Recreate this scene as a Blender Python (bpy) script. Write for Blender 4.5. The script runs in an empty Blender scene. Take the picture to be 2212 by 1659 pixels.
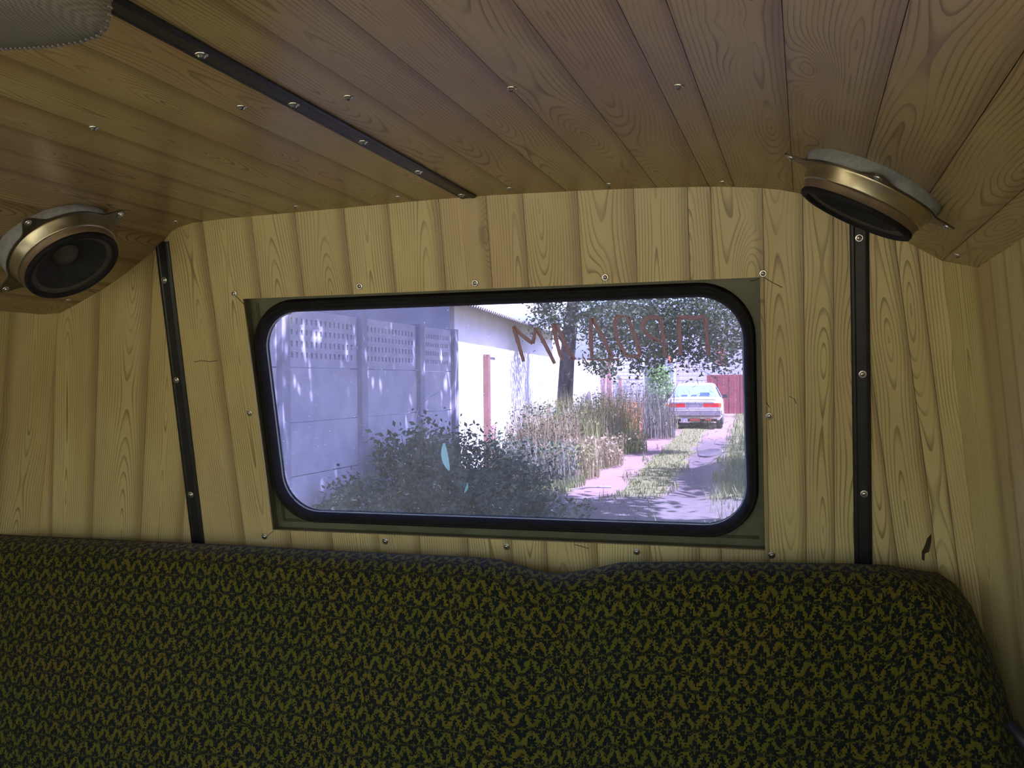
import bpy, bmesh, math, random
import numpy as np
from mathutils import Vector, Matrix

random.seed(7)
rng = np.random.default_rng(11)
scn = bpy.context.scene
col = scn.collection

# ------------------------------------------------------------------ camera, world, sun, exposure
F_PX, IMG_W, IMG_H = 2034.6, 2212.0, 1659.0
YAW, PITCH, ROLL = math.radians(17.2947), math.radians(-0.0373), math.radians(-0.5881)
CZ = 1.65                                     # eye height above the ground outside
_f = Vector((-math.sin(YAW) * math.cos(PITCH), math.cos(YAW) * math.cos(PITCH), math.sin(PITCH)))
_r0 = Vector((math.cos(YAW), math.sin(YAW), 0)); _u0 = _r0.cross(_f)
_r = _r0 * math.cos(ROLL) + _u0 * math.sin(ROLL)
_u = -_r0 * math.sin(ROLL) + _u0 * math.cos(ROLL)
EYE = Vector((0, 0, CZ))
cd = bpy.data.cameras.new('camera'); cam = bpy.data.objects.new('camera', cd); col.objects.link(cam)
cd.sensor_width = 36.0; cd.lens = F_PX / IMG_W * 36.0; cd.clip_start = 0.02; cd.clip_end = 500
m = Matrix((( _r.x, _u.x, -_f.x, 0), (_r.y, _u.y, -_f.y, 0), (_r.z, _u.z, -_f.z, 0), (0, 0, 0, 1)))
cam.matrix_world = Matrix.Translation(EYE) @ m
scn.camera = cam

w = bpy.data.worlds.new('World'); scn.world = w; w.use_nodes = True
nt = w.node_tree; nt.nodes.clear()
sky = nt.nodes.new('ShaderNodeTexSky'); sky.sky_type = 'NISHITA'; sky.sun_disc = False
sky.sun_elevation = math.radians(58); sky.sun_rotation = math.radians(104)
sky.air_density = 1.0; sky.dust_density = 3.0; sky.ozone_density = 1.0
bg = nt.nodes.new('ShaderNodeBackground'); bg.inputs['Strength'].default_value = 0.34
wo = nt.nodes.new('ShaderNodeOutputWorld')
nt.links.new(sky.outputs[0], bg.inputs[0]); nt.links.new(bg.outputs[0], wo.inputs[0])

SUN_DIR = Vector((0.52, -0.13, 0.85)).normalized()
sd = bpy.data.lights.new('sun', 'SUN'); sd.energy = 15.0; sd.angle = 0.009; sd.color = (1.0, 0.93, 0.84)
sun = bpy.data.objects.new('sun', sd); col.objects.link(sun)
sun.rotation_euler = SUN_DIR.to_track_quat('Z', 'Y').to_euler(); sun.location = (20, 5, 30)

def portal(name, loc, normal, sx, sy):
    # guides sampling of daylight through one of the van's window openings (emits nothing itself)
    d = bpy.data.lights.new(name, 'AREA'); d.shape = 'RECTANGLE'; d.size = sx; d.size_y = sy
    d.cycles.is_portal = True
    o = bpy.data.objects.new(name, d); col.objects.link(o); o.location = loc
    o.rotation_euler = (-Vector(normal)).to_track_quat('Z', 'Y').to_euler()
portal('side_window_portal', (-1.44, -0.05, CZ - 0.10), (1, 0, 0), 0.4, 1.2)
portal('side_window_portal', (0.30, -0.05, CZ - 0.10), (-1, 0, 0), 0.4, 1.2)
portal('windscreen_portal', (-0.52, -0.93, CZ - 0.17), (0, 1, 0), 1.66, 0.86)

vs = scn.view_settings
vs.view_transform = 'Standard'; vs.look = 'None'; vs.gamma = 1.0; vs.use_curve_mapping = False
vs.exposure = 1.56
scn.display_settings.display_device = 'sRGB'
scn.cycles.use_denoising = True
scn.cycles.max_bounces = 6; scn.cycles.diffuse_bounces = 3; scn.cycles.glossy_bounces = 3; scn.cycles.transparent_max_bounces = 8
scn.cycles.use_adaptive_sampling = True; scn.cycles.adaptive_threshold = 0.07; scn.cycles.adaptive_min_samples = 16
scn.cycles.sample_clamp_indirect = 6.0
scn.cycles.caustics_reflective = False; scn.cycles.caustics_refractive = False

# ------------------------------------------------------------------ helpers
def ray(x, y):
    return _f + _r * ((x - IMG_W / 2) / F_PX) - _u * ((y - IMG_H / 2) / F_PX)
def at_y(x, y, Y):
    d = ray(x, y); return EYE + d * (Y / d.y)
def at_x(x, y, X):
    d = ray(x, y); return EYE + d * (X / d.x)
D0, Z0, TH = 1.4808, -0.25685, math.radians(11.836)       # the leaning rear wall of the van
CT, ST = math.cos(TH), math.sin(TH)
def W(x, s, d=0.0):
    """point of the rear wall: x across, s up the slope from the window's lower edge, d towards the cabin"""
    return Vector((x, D0 - s * ST - d * CT, CZ + Z0 + s * CT - d * ST))
def wpx(x, y, d=0.0):
    dr = ray(x, y); n = Vector((0, CT, ST)); o = W(0, 0, d)
    P = EYE + dr * ((o - EYE).dot(n) / dr.dot(n))
    return (P.x, (P - o).dot(Vector((0, -ST, CT))))
def wall_y(z):                                             # y of the rear wall at relative height z
    return D0 - (z - Z0) * math.tan(TH)

def tag(o, label=None, cat=None, group=None, kind=None):
    if label: o['label'] = label
    if cat: o['category'] = cat
    if group: o['group'] = group
    if kind: o['kind'] = kind
    return o
def empty(name, loc=(0, 0, 0)):
    o = bpy.data.objects.new(name, None); o.empty_display_size = 0.05; o.location = loc; col.objects.link(o); return o
def link(name, me, mat=None, parent=None, loc=None, rot=None):
    o = bpy.data.objects.new(name, me); col.objects.link(o)
    if mat is not None and len(me.materials) == 0: me.materials.append(mat)
    if parent is not None:
        o.parent = parent
        o.matrix_parent_inverse = Matrix.Identity(4)
        if loc is None and parent.type == 'EMPTY':
            o.location = -parent.location if parent.parent is None else (0, 0, 0)
    if loc is not None: o.location = loc
    if rot is not None: o.rotation_euler = rot
    return o
def mesh(name, verts, faces, smooth=False):
    me = bpy.data.meshes.new(name); me.from_pydata([tuple(v) for v in verts], [], [tuple(f) for f in faces]); me.update()
    if smooth: me.polygons.foreach_set('use_smooth', [True] * len(me.polygons))
    return me
def np_mesh(name, V, Fq, smooth=False):
    me = bpy.data.meshes.new(name); me.from_pydata(V.tolist(), [], Fq.tolist()); me.update()
    if smooth: me.polygons.foreach_set('use_smooth', [True] * len(me.polygons))
    return me
class MB:
    """collects boxes, tubes and lathes into one mesh"""
    def __init__(s): s.v = []; s.f = []
    def add(s, v, f):
        b = len(s.v); s.v += [Vector(p) for p in v]; s.f += [tuple(b + i for i in q) for q in f]; return s
    def box(s, c, d, M=None):
        x, y, z = [k / 2 for k in d]; c = Vector(c)
        v = [Vector((i * x, j * y, k * z)) for i in (-1, 1) for j in (-1, 1) for k in (-1, 1)]
        v = [(M @ p if M else p) + c for p in v]
        return s.add(v, [(0, 1, 3, 2), (4, 6, 7, 5), (0, 4, 5, 1), (2, 3, 7, 6), (0, 2, 6, 4), (1, 5, 7, 3)])
    def tube(s, pts, rad, n=6, cap=True):
        pts = [Vector(p) for p in pts]; rings = []
        for i, p in enumerate(pts):
            t = (pts[min(i + 1, len(pts) - 1)] - pts[max(i - 1, 0)]).normalized()
            a = t.orthogonal().normalized(); b = t.cross(a)
            r = rad[i] if isinstance(rad, (list, tuple)) else rad
            rings.append([p + (a * math.cos(2 * math.pi * k / n) + b * math.sin(2 * math.pi * k / n)) * r for k in range(n)])
        v = [q for R in rings for q in R]; f = []
        for i in range(len(pts) - 1):
            for k in range(n):
                f.append((i * n + k, i * n + (k + 1) % n, (i + 1) * n + (k + 1) % n, (i + 1) * n + k))
        if cap: f += [tuple(range(n))[::-1], tuple((len(pts) - 1) * n + k for k in range(n))]
        return s.add(v, f)
    def lathe(s, prof, n=32, close=False):
        v = []; f = []; L = len(prof)
        for k in range(n):
            c, q = math.cos(2 * math.pi * k / n), math.sin(2 * math.pi * k / n)
            v += [(r * c, r * q, z) for r, z in prof]
        for k in range(n):
            k2 = (k + 1) % n
            for i in range(L - 1): f.append((k * L + i, k2 * L + i, k2 * L + i + 1, k * L + i + 1))
        return s.add(v, f)
    def me(s, name, smooth=False): return mesh(name, s.v, s.f, smooth)
    def build(s, name, mat, parent=None, smooth=False, **k): return link(name, s.me(name, smooth), mat, parent, **k)

def clip(poly, nx, ny, c):
    out = []
    for i in range(len(poly)):
        a, b = poly[i], poly[(i + 1) % len(poly)]
        da, db = nx * a[0] + ny * a[1] - c, nx * b[0] + ny * b[1] - c
        if da <= 1e-9: out.append(a)
        if (da < -1e-9 and db > 1e-9) or (da > 1e-9 and db < -1e-9):
            t = da / (da - db); out.append((a[0] + (b[0] - a[0]) * t, a[1] + (b[1] - a[1]) * t))
    return out

# ------------------------------------------------------------------ node helpers
class G:
    def __init__(s, mat):
        s.t = mat.node_tree; s.n = s.t.nodes; s.l = s.t.links
    def put(s, sock, v):
        if v is None: return
        if hasattr(v, 'is_output') or isinstance(v, bpy.types.NodeSocket): s.l.new(v, sock)
        else: sock.default_value = v
    def m(s, op, a, b=None, c=None, clamp=False):
        n = s.n.new('ShaderNodeMath'); n.operation = op; n.use_clamp = clamp
        s.put(n.inputs[0], a); s.put(n.inputs[1], b); s.put(n.inputs[2], c); return n.outputs[0]
    def add(s, a, b): return s.m('ADD', a, b)
    def sub(s, a, b): return s.m('SUBTRACT', a, b)
    def mul(s, a, b): return s.m('MULTIPLY', a, b)
    def ss(s, x, lo, hi, a=0.0, b=1.0):
        n = s.n.new('ShaderNodeMapRange'); n.interpolation_type = 'SMOOTHSTEP'
        s.put(n.inputs[0], x); n.inputs[1].default_value = lo; n.inputs[2].default_value = hi
        n.inputs[3].default_value = a; n.inputs[4].default_value = b; return n.outputs[0]
    def vec(s, x, y, z=0.0):
        n = s.n.new('ShaderNodeCombineXYZ'); s.put(n.inputs[0], x); s.put(n.inputs[1], y); s.put(n.inputs[2], z); return n.outputs[0]
    def sep(s, v):
        n = s.n.new('ShaderNodeSeparateXYZ'); s.l.new(v, n.inputs[0]); return n.outputs
    def noise(s, v, scale=1.0, detail=2.0, rough=0.5, dist=0.0):
        n = s.n.new('ShaderNodeTexNoise'); s.put(n.inputs['Vector'], v); n.inputs['Scale'].default_value = scale
        n.inputs['Detail'].default_value = detail; n.inputs['Roughness'].default_value = rough; n.inputs['Distortion'].default_value = dist
        return n.outputs[0]
    def white(s, v):
        n = s.n.new('ShaderNodeTexWhiteNoise'); s.l.new(v, n.inputs['Vector']); return n.outputs[0]
    def vor(s, v, scale, out='Distance', rnd=1.0):
        n = s.n.new('ShaderNodeTexVoronoi'); s.put(n.inputs['Vector'], v); n.inputs['Scale'].default_value = scale
        n.inputs['Randomness'].default_value = rnd; return n.outputs[out]
    def mix(s, fac, a, b, mode='MIX'):
        n = s.n.new('ShaderNodeMix'); n.data_type = 'RGBA'; n.blend_type = mode
        s.put(n.inputs[0], fac)
        for k, v in ((6, a), (7, b)):
            s.put(n.inputs[k], v if not isinstance(v, tuple) or len(v) == 4 else (*v, 1.0))
        return n.outputs[2]
    def uv(s, name):
        n = s.n.new('ShaderNodeUVMap'); n.uv_map = name; return n.outputs[0]
    def obj(s): return s.n.new('ShaderNodeTexCoord').outputs['Object']
    def rand(s): return s.n.new('ShaderNodeObjectInfo').outputs['Random']
    def bump(s, h, strength=0.3, dist=0.001):
        n = s.n.new('ShaderNodeBump'); n.inputs['Strength'].default_value = strength; n.inputs['Distance'].default_value = dist
        s.l.new(h, n.inputs['Height']); return n.outputs[0]

def new_mat(name, base=(0.5, 0.5, 0.5), rough=0.6, metal=0.0, spec=0.5, **kw):
    mt = bpy.data.materials.new(name); mt.use_nodes = True
    b = mt.node_tree.nodes['Principled BSDF']
    b.inputs['Base Color'].default_value = (*base, 1); b.inputs['Roughness'].default_value = rough
    b.inputs['Metallic'].default_value = metal; b.inputs['Specular IOR Level'].default_value = spec
    for k, v in kw.items(): b.inputs[k].default_value = v
    return mt, b, G(mt)
def noisy(name, c1, c2, scale=6.0, rough=0.7, bump=0.0, detail=4.0, stretch=(1, 1, 1), metal=0.0, lo=0.35, hi=0.65, spec=0.4, bdist=0.01):
    mt, b, g = new_mat(name, c1, rough, metal, spec)
    o = g.sep(g.obj())
    v = g.vec(g.mul(o[0], stretch[0]), g.mul(o[1], stretch[1]), g.mul(o[2], stretch[2]))
    n = g.noise(v, scale, detail, 0.6)
    g.l.new(g.mix(g.ss(n, lo, hi), c1, c2), b.inputs['Base Color'])
    if bump: g.l.new(g.bump(n, bump, bdist), b.inputs['Normal'])
    return mt

# ------------------------------------------------------------------ materials: the van
def wood_mat(name, light, mid, dark, rough):
    mt, b, g = new_mat(name, light, rough, 0.0, 0.5)
    o = g.sep(g.uv('grain')); u, v = o[0], o[1]
    p = g.sep(g.uv('plank'))[0]
    h = g.mul(g.sub(g.noise(g.vec(g.mul(u, 2.0), g.mul(v, 1.5)), 1.0, 1.5), 0.5), 0.34)
    cu = g.add(u, g.mul(g.sub(g.noise(g.vec(3.7, g.mul(v, 1.6)), 1.0, 1.0), 0.5), 0.05))
    # knots
    kv = g.vec(g.mul(u, 11.0), g.mul(v, 3.6))
    kn = g.n.new('ShaderNodeTexVoronoi'); g.l.new(kv, kn.inputs['Vector']); kn.inputs['Scale'].default_value = 1.0
    kd = kn.outputs['Distance']; kon = g.m('GREATER_THAN', g.sep(kn.outputs['Color'])[0], 0.52)
    kb = g.mul(g.m('EXPONENT', g.mul(g.mul(kd, kd), -26.0)), kon)
    r = g.m('SQRT', g.add(g.m('POWER', g.mul(cu, 2.0), 2.0), g.mul(h, h)))
    r = g.add(r, g.mul(g.noise(g.vec(g.mul(u, 26.0), g.mul(v, 5.0)), 1.0, 2.0), 0.012))
    r = g.add(r, g.mul(kb, 0.075))
    fr = g.m('FRACT', g.mul(r, 118.0))
    line = g.mul(g.ss(fr, 0.56, 0.94), g.ss(fr, 0.94, 0.99, 1.0, 0.0))
    vary = g.ss(g.noise(g.vec(g.mul(u, 30.0), g.mul(v, 7.0)), 1.0, 2.0), 0.3, 0.62, 0.25, 1.0)
    fine = g.noise(g.vec(g.mul(u, 520.0), g.mul(v, 16.0)), 1.0, 2.0)
    stain = g.noise(g.vec(g.mul(u, 9.0), g.mul(v, 2.4)), 1.0, 3.0)
    c = g.mix(g.ss(stain, 0.35, 0.7), light, mid)
    blush = g.ss(g.noise(g.vec(g.mul(u, 3.0), g.mul(v, 1.1)), 1.0, 2.0), 0.42, 0.72, 0.0, 0.5)
    c = g.mix(blush, c, (mid[0] * 1.02, mid[1] * 0.86, mid[2] * 1.05))
    c = g.mix(g.ss(fine, 0.45, 0.75, 0.0, 0.35), c, mid)
    c = g.mix(g.mul(g.mul(line, vary), 0.86), c, dark)
    core = g.mul(g.ss(kd, 0.10, 0.02), kon)
    c = g.mix(g.mul(core, 0.7), c, dark)
    # printed shading beside each joint of the pattern
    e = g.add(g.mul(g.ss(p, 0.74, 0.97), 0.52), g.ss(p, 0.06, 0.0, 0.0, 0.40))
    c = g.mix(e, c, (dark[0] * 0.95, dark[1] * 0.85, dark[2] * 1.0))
    rv = g.rand()
    c = g.mix(g.mul(rv, 0.35), c, g.mix(1.0, c, (0.86, 0.80, 0.70), 'MULTIPLY'))
    g.l.new(c, b.inputs['Base Color'])
    b.inputs['Specular IOR Level'].default_value = 0.38
    return mt
M = {}
M['wood_wall'] = wood_mat('printed_wood_wall', (0.68, 0.60, 0.285), (0.59, 0.49, 0.225), (0.235, 0.172, 0.068), 0.36)  # printed wood, lightened for the frontal light on the walls
M['wood_ceiling'] = wood_mat('printed_wood_ceiling', (0.405, 0.322, 0.155), (0.345, 0.242, 0.113), (0.155, 0.103, 0.045), 0.27)  # same print, darkened to put the ceiling's dimmer light into the colour
M['backing'] = new_mat('joint_backing', (0.17, 0.12, 0.06), 0.8)[0]
M['shell'] = new_mat('van_shell', (0.16, 0.17, 0.13), 0.6)[0]
M['olive'] = noisy('olive_paint', (0.150, 0.155, 0.092), (0.110, 0.115, 0.066), 14, 0.45)
M['black'] = noisy('black_plastic', (0.013, 0.013, 0.014), (0.020, 0.020, 0.021), 60, 0.42, 0.05)
M['rubber'] = noisy('black_rubber', (0.010, 0.010, 0.011), (0.016, 0.016, 0.017), 40, 0.7, spec=0.2)
M['screw'] = new_mat('zinc_screw', (0.62, 0.62, 0.58), 0.28, 1.0)[0]
M['zinc'] = noisy('yellow_zinc', (0.46, 0.40, 0.24), (0.34, 0.33, 0.25), 20, 0.30, metal=0.9)
M['tan_band'] = noisy('tan_band', (0.24, 0.17, 0.10), (0.18, 0.13, 0.085), 20, 0.5, metal=0.4)
M['flange'] = noisy('flange_metal', (0.22, 0.20, 0.15), (0.15, 0.13, 0.11), 25, 0.35, metal=0.85)
M['gasket'] = noisy('grey_foam', (0.30, 0.315, 0.325), (0.24, 0.255, 0.265), 120, 0.9, 0.2)
M['cone'] = noisy('paper_cone', (0.012, 0.012, 0.012), (0.02, 0.02, 0.019), 60, 0.8)
M['surround'] = noisy('speaker_surround', (0.07, 0.068, 0.045), (0.05, 0.05, 0.036), 40, 0.7)
M['floor'] = noisy('rubber_floor', (0.05, 0.05, 0.05), (0.07, 0.068, 0.06), 9, 0.8)

def seat_mat():
    mt, b, g = new_mat('woven_upholstery', (0.1, 0.1, 0.02), 0.95, 0.0, 0.15)
    o = g.sep(g.uv('fabric')); A, B = 0.0250, 0.0500
    st = A / 12
    uq = g.mul(g.m('FLOOR', g.m('DIVIDE', o[0], st)), st); vq = g.mul(g.m('FLOOR', g.m('DIVIDE', o[1], st)), st)
    jit = g.white(g.vec(g.mul(uq, 913.1), g.mul(vq, 771.3)))
    uu = g.m('DIVIDE', uq, A); vv = g.m('DIVIDE', vq, B)
    def lat(du, dv):
        lx = g.m('ABSOLUTE', g.sub(g.m('FRACT', g.add(uu, du)), 0.5)); ly = g.m('ABSOLUTE', g.sub(g.m('FRACT', g.add(vv, dv)), 0.5))
        bridge = g.mul(g.ss(ly, 0.075, 0.03), g.ss(lx, 0.30, 0.38))
        cross = g.m('MINIMUM', g.add(g.mul(lx, 0.55), g.mul(ly, 3.0)), g.add(g.mul(lx, 2.2), g.mul(ly, 1.3)))
        return g.add(lx, ly), cross, bridge
    d1, c1, b1 = lat(0.0, 0.0); d2, c2, b2 = lat(0.5, 0.5)
    d = g.m('MINIMUM', d1, d2); cc = g.m('MINIMUM', c1, c2); br_ = g.m('MAXIMUM', b1, b2)
    petal = g.ss(g.add(d, g.mul(g.sub(jit, 0.5), 0.20)), 0.345, 0.375)      # 1 on the zigzag ground
    petal = g.mul(petal, g.sub(1.0, g.mul(br_, 0.9)))
    petal = g.mul(petal, g.m('GREATER_THAN', jit, 0.09))
    heart = g.ss(g.add(cc, g.mul(g.sub(jit, 0.5), 0.06)), 0.13, 0.09)
    fac = g.m('MAXIMUM', petal, g.mul(heart, 0.62))
    patch = g.noise(g.vec(o[0], o[1]), 16.0, 3.0)
    yel = g.mix(g.ss(patch, 0.35, 0.65), (0.138, 0.124, 0.013), (0.172, 0.128, 0.014))
    yel = g.mix(g.ss(g.noise(g.vec(o[0], o[1]), 5.0, 2.0), 0.4, 0.65, 0.0, 0.4), yel, (0.112, 0.122, 0.013))
    yel = g.mix(g.mul(jit, 0.55), yel, (0.045, 0.043, 0.008))
    dk = g.mix(jit, (0.006, 0.008, 0.006), (0.015, 0.019, 0.016))
    g.l.new(g.mix(fac, dk, yel), b.inputs['Base Color'])
    thread = g.m('SINE', g.mul(g.add(o[0], o[1]), 3600.0))
    hgt = g.add(g.mul(fac, 0.6), g.mul(thread, 0.15))
    g.l.new(g.bump(hgt, 0.5, 0.0012), b.inputs['Normal'])
    b.inputs['Sheen Weight'].default_value = 0.06
    return mt
M['seat'] = seat_mat()

def glass_mat():
    mt = bpy.data.materials.new('dusty_window_glass'); mt.use_nodes = True; g = G(mt); g.n.clear()
    out = g.n.new('ShaderNodeOutputMaterial')
    tr = g.n.new('ShaderNodeBsdfTransparent'); tr.inputs[0].default_value = (0.36, 0.37, 0.80, 1)
    gl = g.n.new('ShaderNodeBsdfGlossy'); gl.inputs['Roughness'].default_value = 0.03
    fr = g.n.new('ShaderNodeFresnel'); fr.inputs[0].default_value = 1.45
    m1 = g.n.new('ShaderNodeMixShader'); g.l.new(fr.outputs[0], m1.inputs[0]); g.l.new(tr.outputs[0], m1.inputs[1]); g.l.new(gl.outputs[0], m1.inputs[2])
    df = g.n.new('ShaderNodeBsdfDiffuse'); df.inputs[0].default_value = (0.8, 0.8, 0.85, 1)
    tl = g.n.new('ShaderNodeBsdfTranslucent'); tl.inputs[0].default_value = (0.80, 0.78, 0.86, 1)
    m2 = g.n.new('ShaderNodeMixShader'); m2.inputs[0].default_value = 0.75; g.l.new(df.outputs[0], m2.inputs[1]); g.l.new(tl.outputs[0], m2.inputs[2])
    o = g.sep(g.obj())
    v = g.vec(o[0], o[1], o[2])
    film = g.ss(g.noise(v, 7.0, 4.0), 0.3, 0.75, 0.05, 0.12)
    vx = g.vec(g.mul(o[0], 0.45), o[1], o[2])
    d = g.vor(vx, 260.0); pick = g.m('GREATER_THAN', g.sep(g.vor(vx, 260.0, 'Color'))[0], 0.945)
    spk = g.mul(g.mul(g.ss(d, 0.22, 0.06), pick), 0.75)
    d2 = g.vor(v, 420.0); p2 = g.m('GREATER_THAN', g.sep(g.vor(v, 420.0, 'Color'))[0], 0.93)
    spk2 = g.mul(g.mul(g.ss(d2, 0.25, 0.05), p2), 0.55)
    fac = g.m('MAXIMUM', film, g.m('MAXIMUM', spk, spk2))
    m3 = g.n.new('ShaderNodeMixShader'); g.l.new(fac, m3.inputs[0]); g.l.new(m1.outputs[0], m3.inputs[1]); g.l.new(m2.outputs[0], m3.inputs[2])
    g.l.new(m3.outputs[0], out.inputs[0])
    return mt
M['glass'] = glass_mat()
def paint_mat():
    mt, b, g = new_mat('brown_letter_paint', (0.25, 0.13, 0.10), 0.5)
    o = g.sep(g.uv('stroke'))
    n = g.noise(g.vec(g.mul(o[0], 5.5), g.mul(o[1], 60.0)), 1.0, 3.0)
    n2 = g.noise(g.vec(g.mul(o[0], 1.5), g.mul(o[1], 110.0)), 1.0, 2.0)
    c = g.mix(g.ss(n, 0.42, 0.6), (0.50, 0.33, 0.29), (0.33, 0.175, 0.14))
    c = g.mix(g.ss(n2, 0.60, 0.72), c, (0.05, 0.012, 0.008))
    g.l.new(c, b.inputs['Base Color'])
    b.inputs['Transmission Weight'].default_value = 0.0
    # thin paint lets some daylight through
    tl = g.n.new('ShaderNodeBsdfTranslucent'); g.l.new(c, tl.inputs[0])
    mx = g.n.new('ShaderNodeMixShader'); mx.inputs[0].default_value = 0.3
    out = [n for n in g.n if n.type == 'OUTPUT_MATERIAL'][0]
    g.l.new(b.outputs[0], mx.inputs[1]); g.l.new(tl.outputs[0], mx.inputs[2]); g.l.new(mx.outputs[0], out.inputs[0])
    return mt
M['paint'] = paint_mat()
def leaf_mat(name, c1, c2, tl=0.35, rough=0.55):
    mt, b, g = new_mat(name, c1, rough, 0.0, 0.35)
    geo = g.n.new('ShaderNodeNewGeometry')
    c = g.mix(g.ss(geo.outputs['Random Per Island'], 0.1, 0.9), c1, c2)
    g.l.new(c, b.inputs['Base Color'])
    t = g.n.new('ShaderNodeBsdfTranslucent'); g.l.new(g.mix(0.5, c, (c2[0], c2[1] * 1.2, c2[2])), t.inputs[0])
    mx = g.n.new('ShaderNodeMixShader'); mx.inputs[0].default_value = tl
    out = [n for n in g.n if n.type == 'OUTPUT_MATERIAL'][0]
    g.l.new(b.outputs[0], mx.inputs[1]); g.l.new(t.outputs[0], mx.inputs[2]); g.l.new(mx.outputs[0], out.inputs[0])
    return mt

M['edge_glint'] = leaf_mat('glass_edge_glint', (0.75, 0.78, 0.85), (0.80, 0.82, 0.90), 0.7, 0.2)  # white tube colour standing for daylight caught in the glass edge
# ------------------------------------------------------------------ wood planks
def prism(polys, frame, uvf, plf, t0, t1, name):
    """convex 2D pieces -> one plank mesh with face uv (metres) and plank uv (0..1 across)"""
    vs_, fs, uvs, pls = [], [], [], []
    for P in polys:
        n = len(P); b = len(vs_)
        vs_ += [frame(a, c, t1) for a, c in P] + [frame(a, c, t0) for a, c in P]
        g_ = [uvf(a, c) for a, c in P]; p_ = [plf(a, c) for a, c in P]
        fs.append(tuple(b + i for i in range(n))); uvs.append(g_); pls.append(p_)
        for i in range(n):
            j = (i + 1) % n
            fs.append((b + i, b + n + i, b + n + j, b + j)); uvs.append([g_[i], g_[i], g_[j], g_[j]]); pls.append([(0.0, 0)] * 4)
    me = mesh(name, vs_, fs)
    for nm, dat in (('grain', uvs), ('plank', pls)):
        L = me.uv_layers.new(name=nm); flat = [k for f in dat for q in f for k in q]
        L.data.foreach_set('uv', flat)
    return me
GAP = 0.0003
def plank_panel(parent, seams, regions, frame, slope, mat, t0=0.0, t1=0.003):
    """seams: across positions at height 0; a seam runs along x = x0 + slope * s; regions: convex polygons to keep"""
    for a, b in zip(seams[:-1], seams[1:]):
        polys = []
        for R in regions:
            P = clip(R, -1.0, slope, -(a + GAP)); 
            if len(P) > 2: P = clip(P, 1.0, -slope, b - GAP)
            if len(P) > 2: polys.append(P)
        if not polys: continue
        off = random.uniform(0, 60); uo = random.uniform(-0.02, 0.02); fl = random.choice((-1, 1))
        me = prism(polys, frame, lambda x, s: (fl * (x - slope * s - (a + b) / 2 + uo), s + off),
                   lambda x, s: (min(1, max(0, (x - slope * s - a) / (b - a))), 0), t0, t1, 'plank')
        link('plank', me, mat, parent)

wall_rear = empty('wall_rear', W(-0.5, -0.4)); tag(wall_rear, 'rear wall of the van clad in pale printed wood planks around the window', 'wall', kind='structure')
XL0, XR0 = -1.299, 0.216                 # corner of rear and side walls where the cove ends
SLL, SLR = 0.215, -0.125                 # how the corner edges splay towards the floor
S_LOW = -0.55
# ceiling section (x, height above the eye), along the rear wall's top edge
SEC0 = [(-1.315, 0.131), (-1.277, 0.143), (-1.167, 0.186), (-1.059, 0.245), (-1.030, 0.270), (-0.979, 0.280), (-0.725, 0.284), (-0.494, 0.288), (-0.284, 0.284),
        (-0.130, 0.278), (-0.040, 0.269), (0.012, 0.255), (0.099, 0.209), (0.158, 0.172), (0.232, 0.127)]
TOP = [(x, (z - Z0) / CT) for x, z in SEC0]
def top_s(x):
    for (x0, s0), (x1, s1) in zip(TOP[:-1], TOP[1:]):
        if x0 <= x <= x1: return s0 + (s1 - s0) * (x - x0) / (x1 - x0)
    return TOP[0][1] if x < TOP[0][0] else TOP[-1][1]
def fan(x0, x1, lo, hi_extra=0.004):
    """convex slices between lo and the ceiling edge"""
    xs = sorted(set([x0, x1] + [x for x, s in TOP if x0 < x < x1])); out = []
    for a, b in zip(xs[:-1], xs[1:]): out.append([(a, lo), (b, lo), (b, top_s(b) + hi_extra), (a, top_s(a) + hi_extra)])
    return out
HX0, HX1, HS0, HS1 = -0.911, -0.0605, 0.0, 0.4145          # window cut-out of the cladding
PXL, PXR = -1.062, 0.076                                   # joints under the two black strips
seams = [PXL, -0.971, -0.876, -0.794, -0.705, -0.628, -0.541, -0.464, -0.405, -0.321, -0.237, -0.159, -0.126, -0.055, -0.001, 0.039, PXR]
regs = fan(PXL, PXR, HS1) + [[(PXL, S_LOW), (PXR, S_LOW), (PXR, HS0), (PXL, HS0)], [(PXL, HS0), (HX0, HS0), (HX0, HS1), (PXL, HS1)], [(HX1, HS0), (PXR, HS0), (PXR, HS1), (HX1, HS1)]]
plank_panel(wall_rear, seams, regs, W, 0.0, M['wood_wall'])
# side fields of the rear wall, boards running with the splayed corners
XLC = lambda q: -1.299 + 0.318 * (q - 0.405)
XRC = lambda q: 0.183 - 0.120 * (q - 0.405)
S_LO2 = -0.9
def field(polys, nx, ny, c): return [P for P in (clip(R, nx, ny, c) for R in polys) if len(P) > 2]
regL = field(fan(-1.33, PXL, 0.3) + [[(-1.9, S_LO2), (PXL, S_LO2), (PXL, 0.3), (-1.9, 0.3)]], -1.0, 0.318, 1.299 + 0.318 * 0.405)
regR = field(fan(PXR, 0.235, 0.3) + [[(PXR, S_LO2), (0.45, S_LO2), (0.45, 0.3), (PXR, 0.3)]], 1.0, 0.120, 0.183 + 0.120 * 0.405)
SLL, SLR = 0.23, -0.130
plank_panel(wall_rear, [-1.62, -1.455, -1.398, -1.302, -1.192, -1.10, -1.0], regL, W, SLL, M['wood_wall'])
plank_panel(wall_rear, [-0.02, 0.085, 0.125, 0.178, 0.205, 0.26], regR, W, SLR, M['wood_wall'])
bk = MB()
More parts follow.
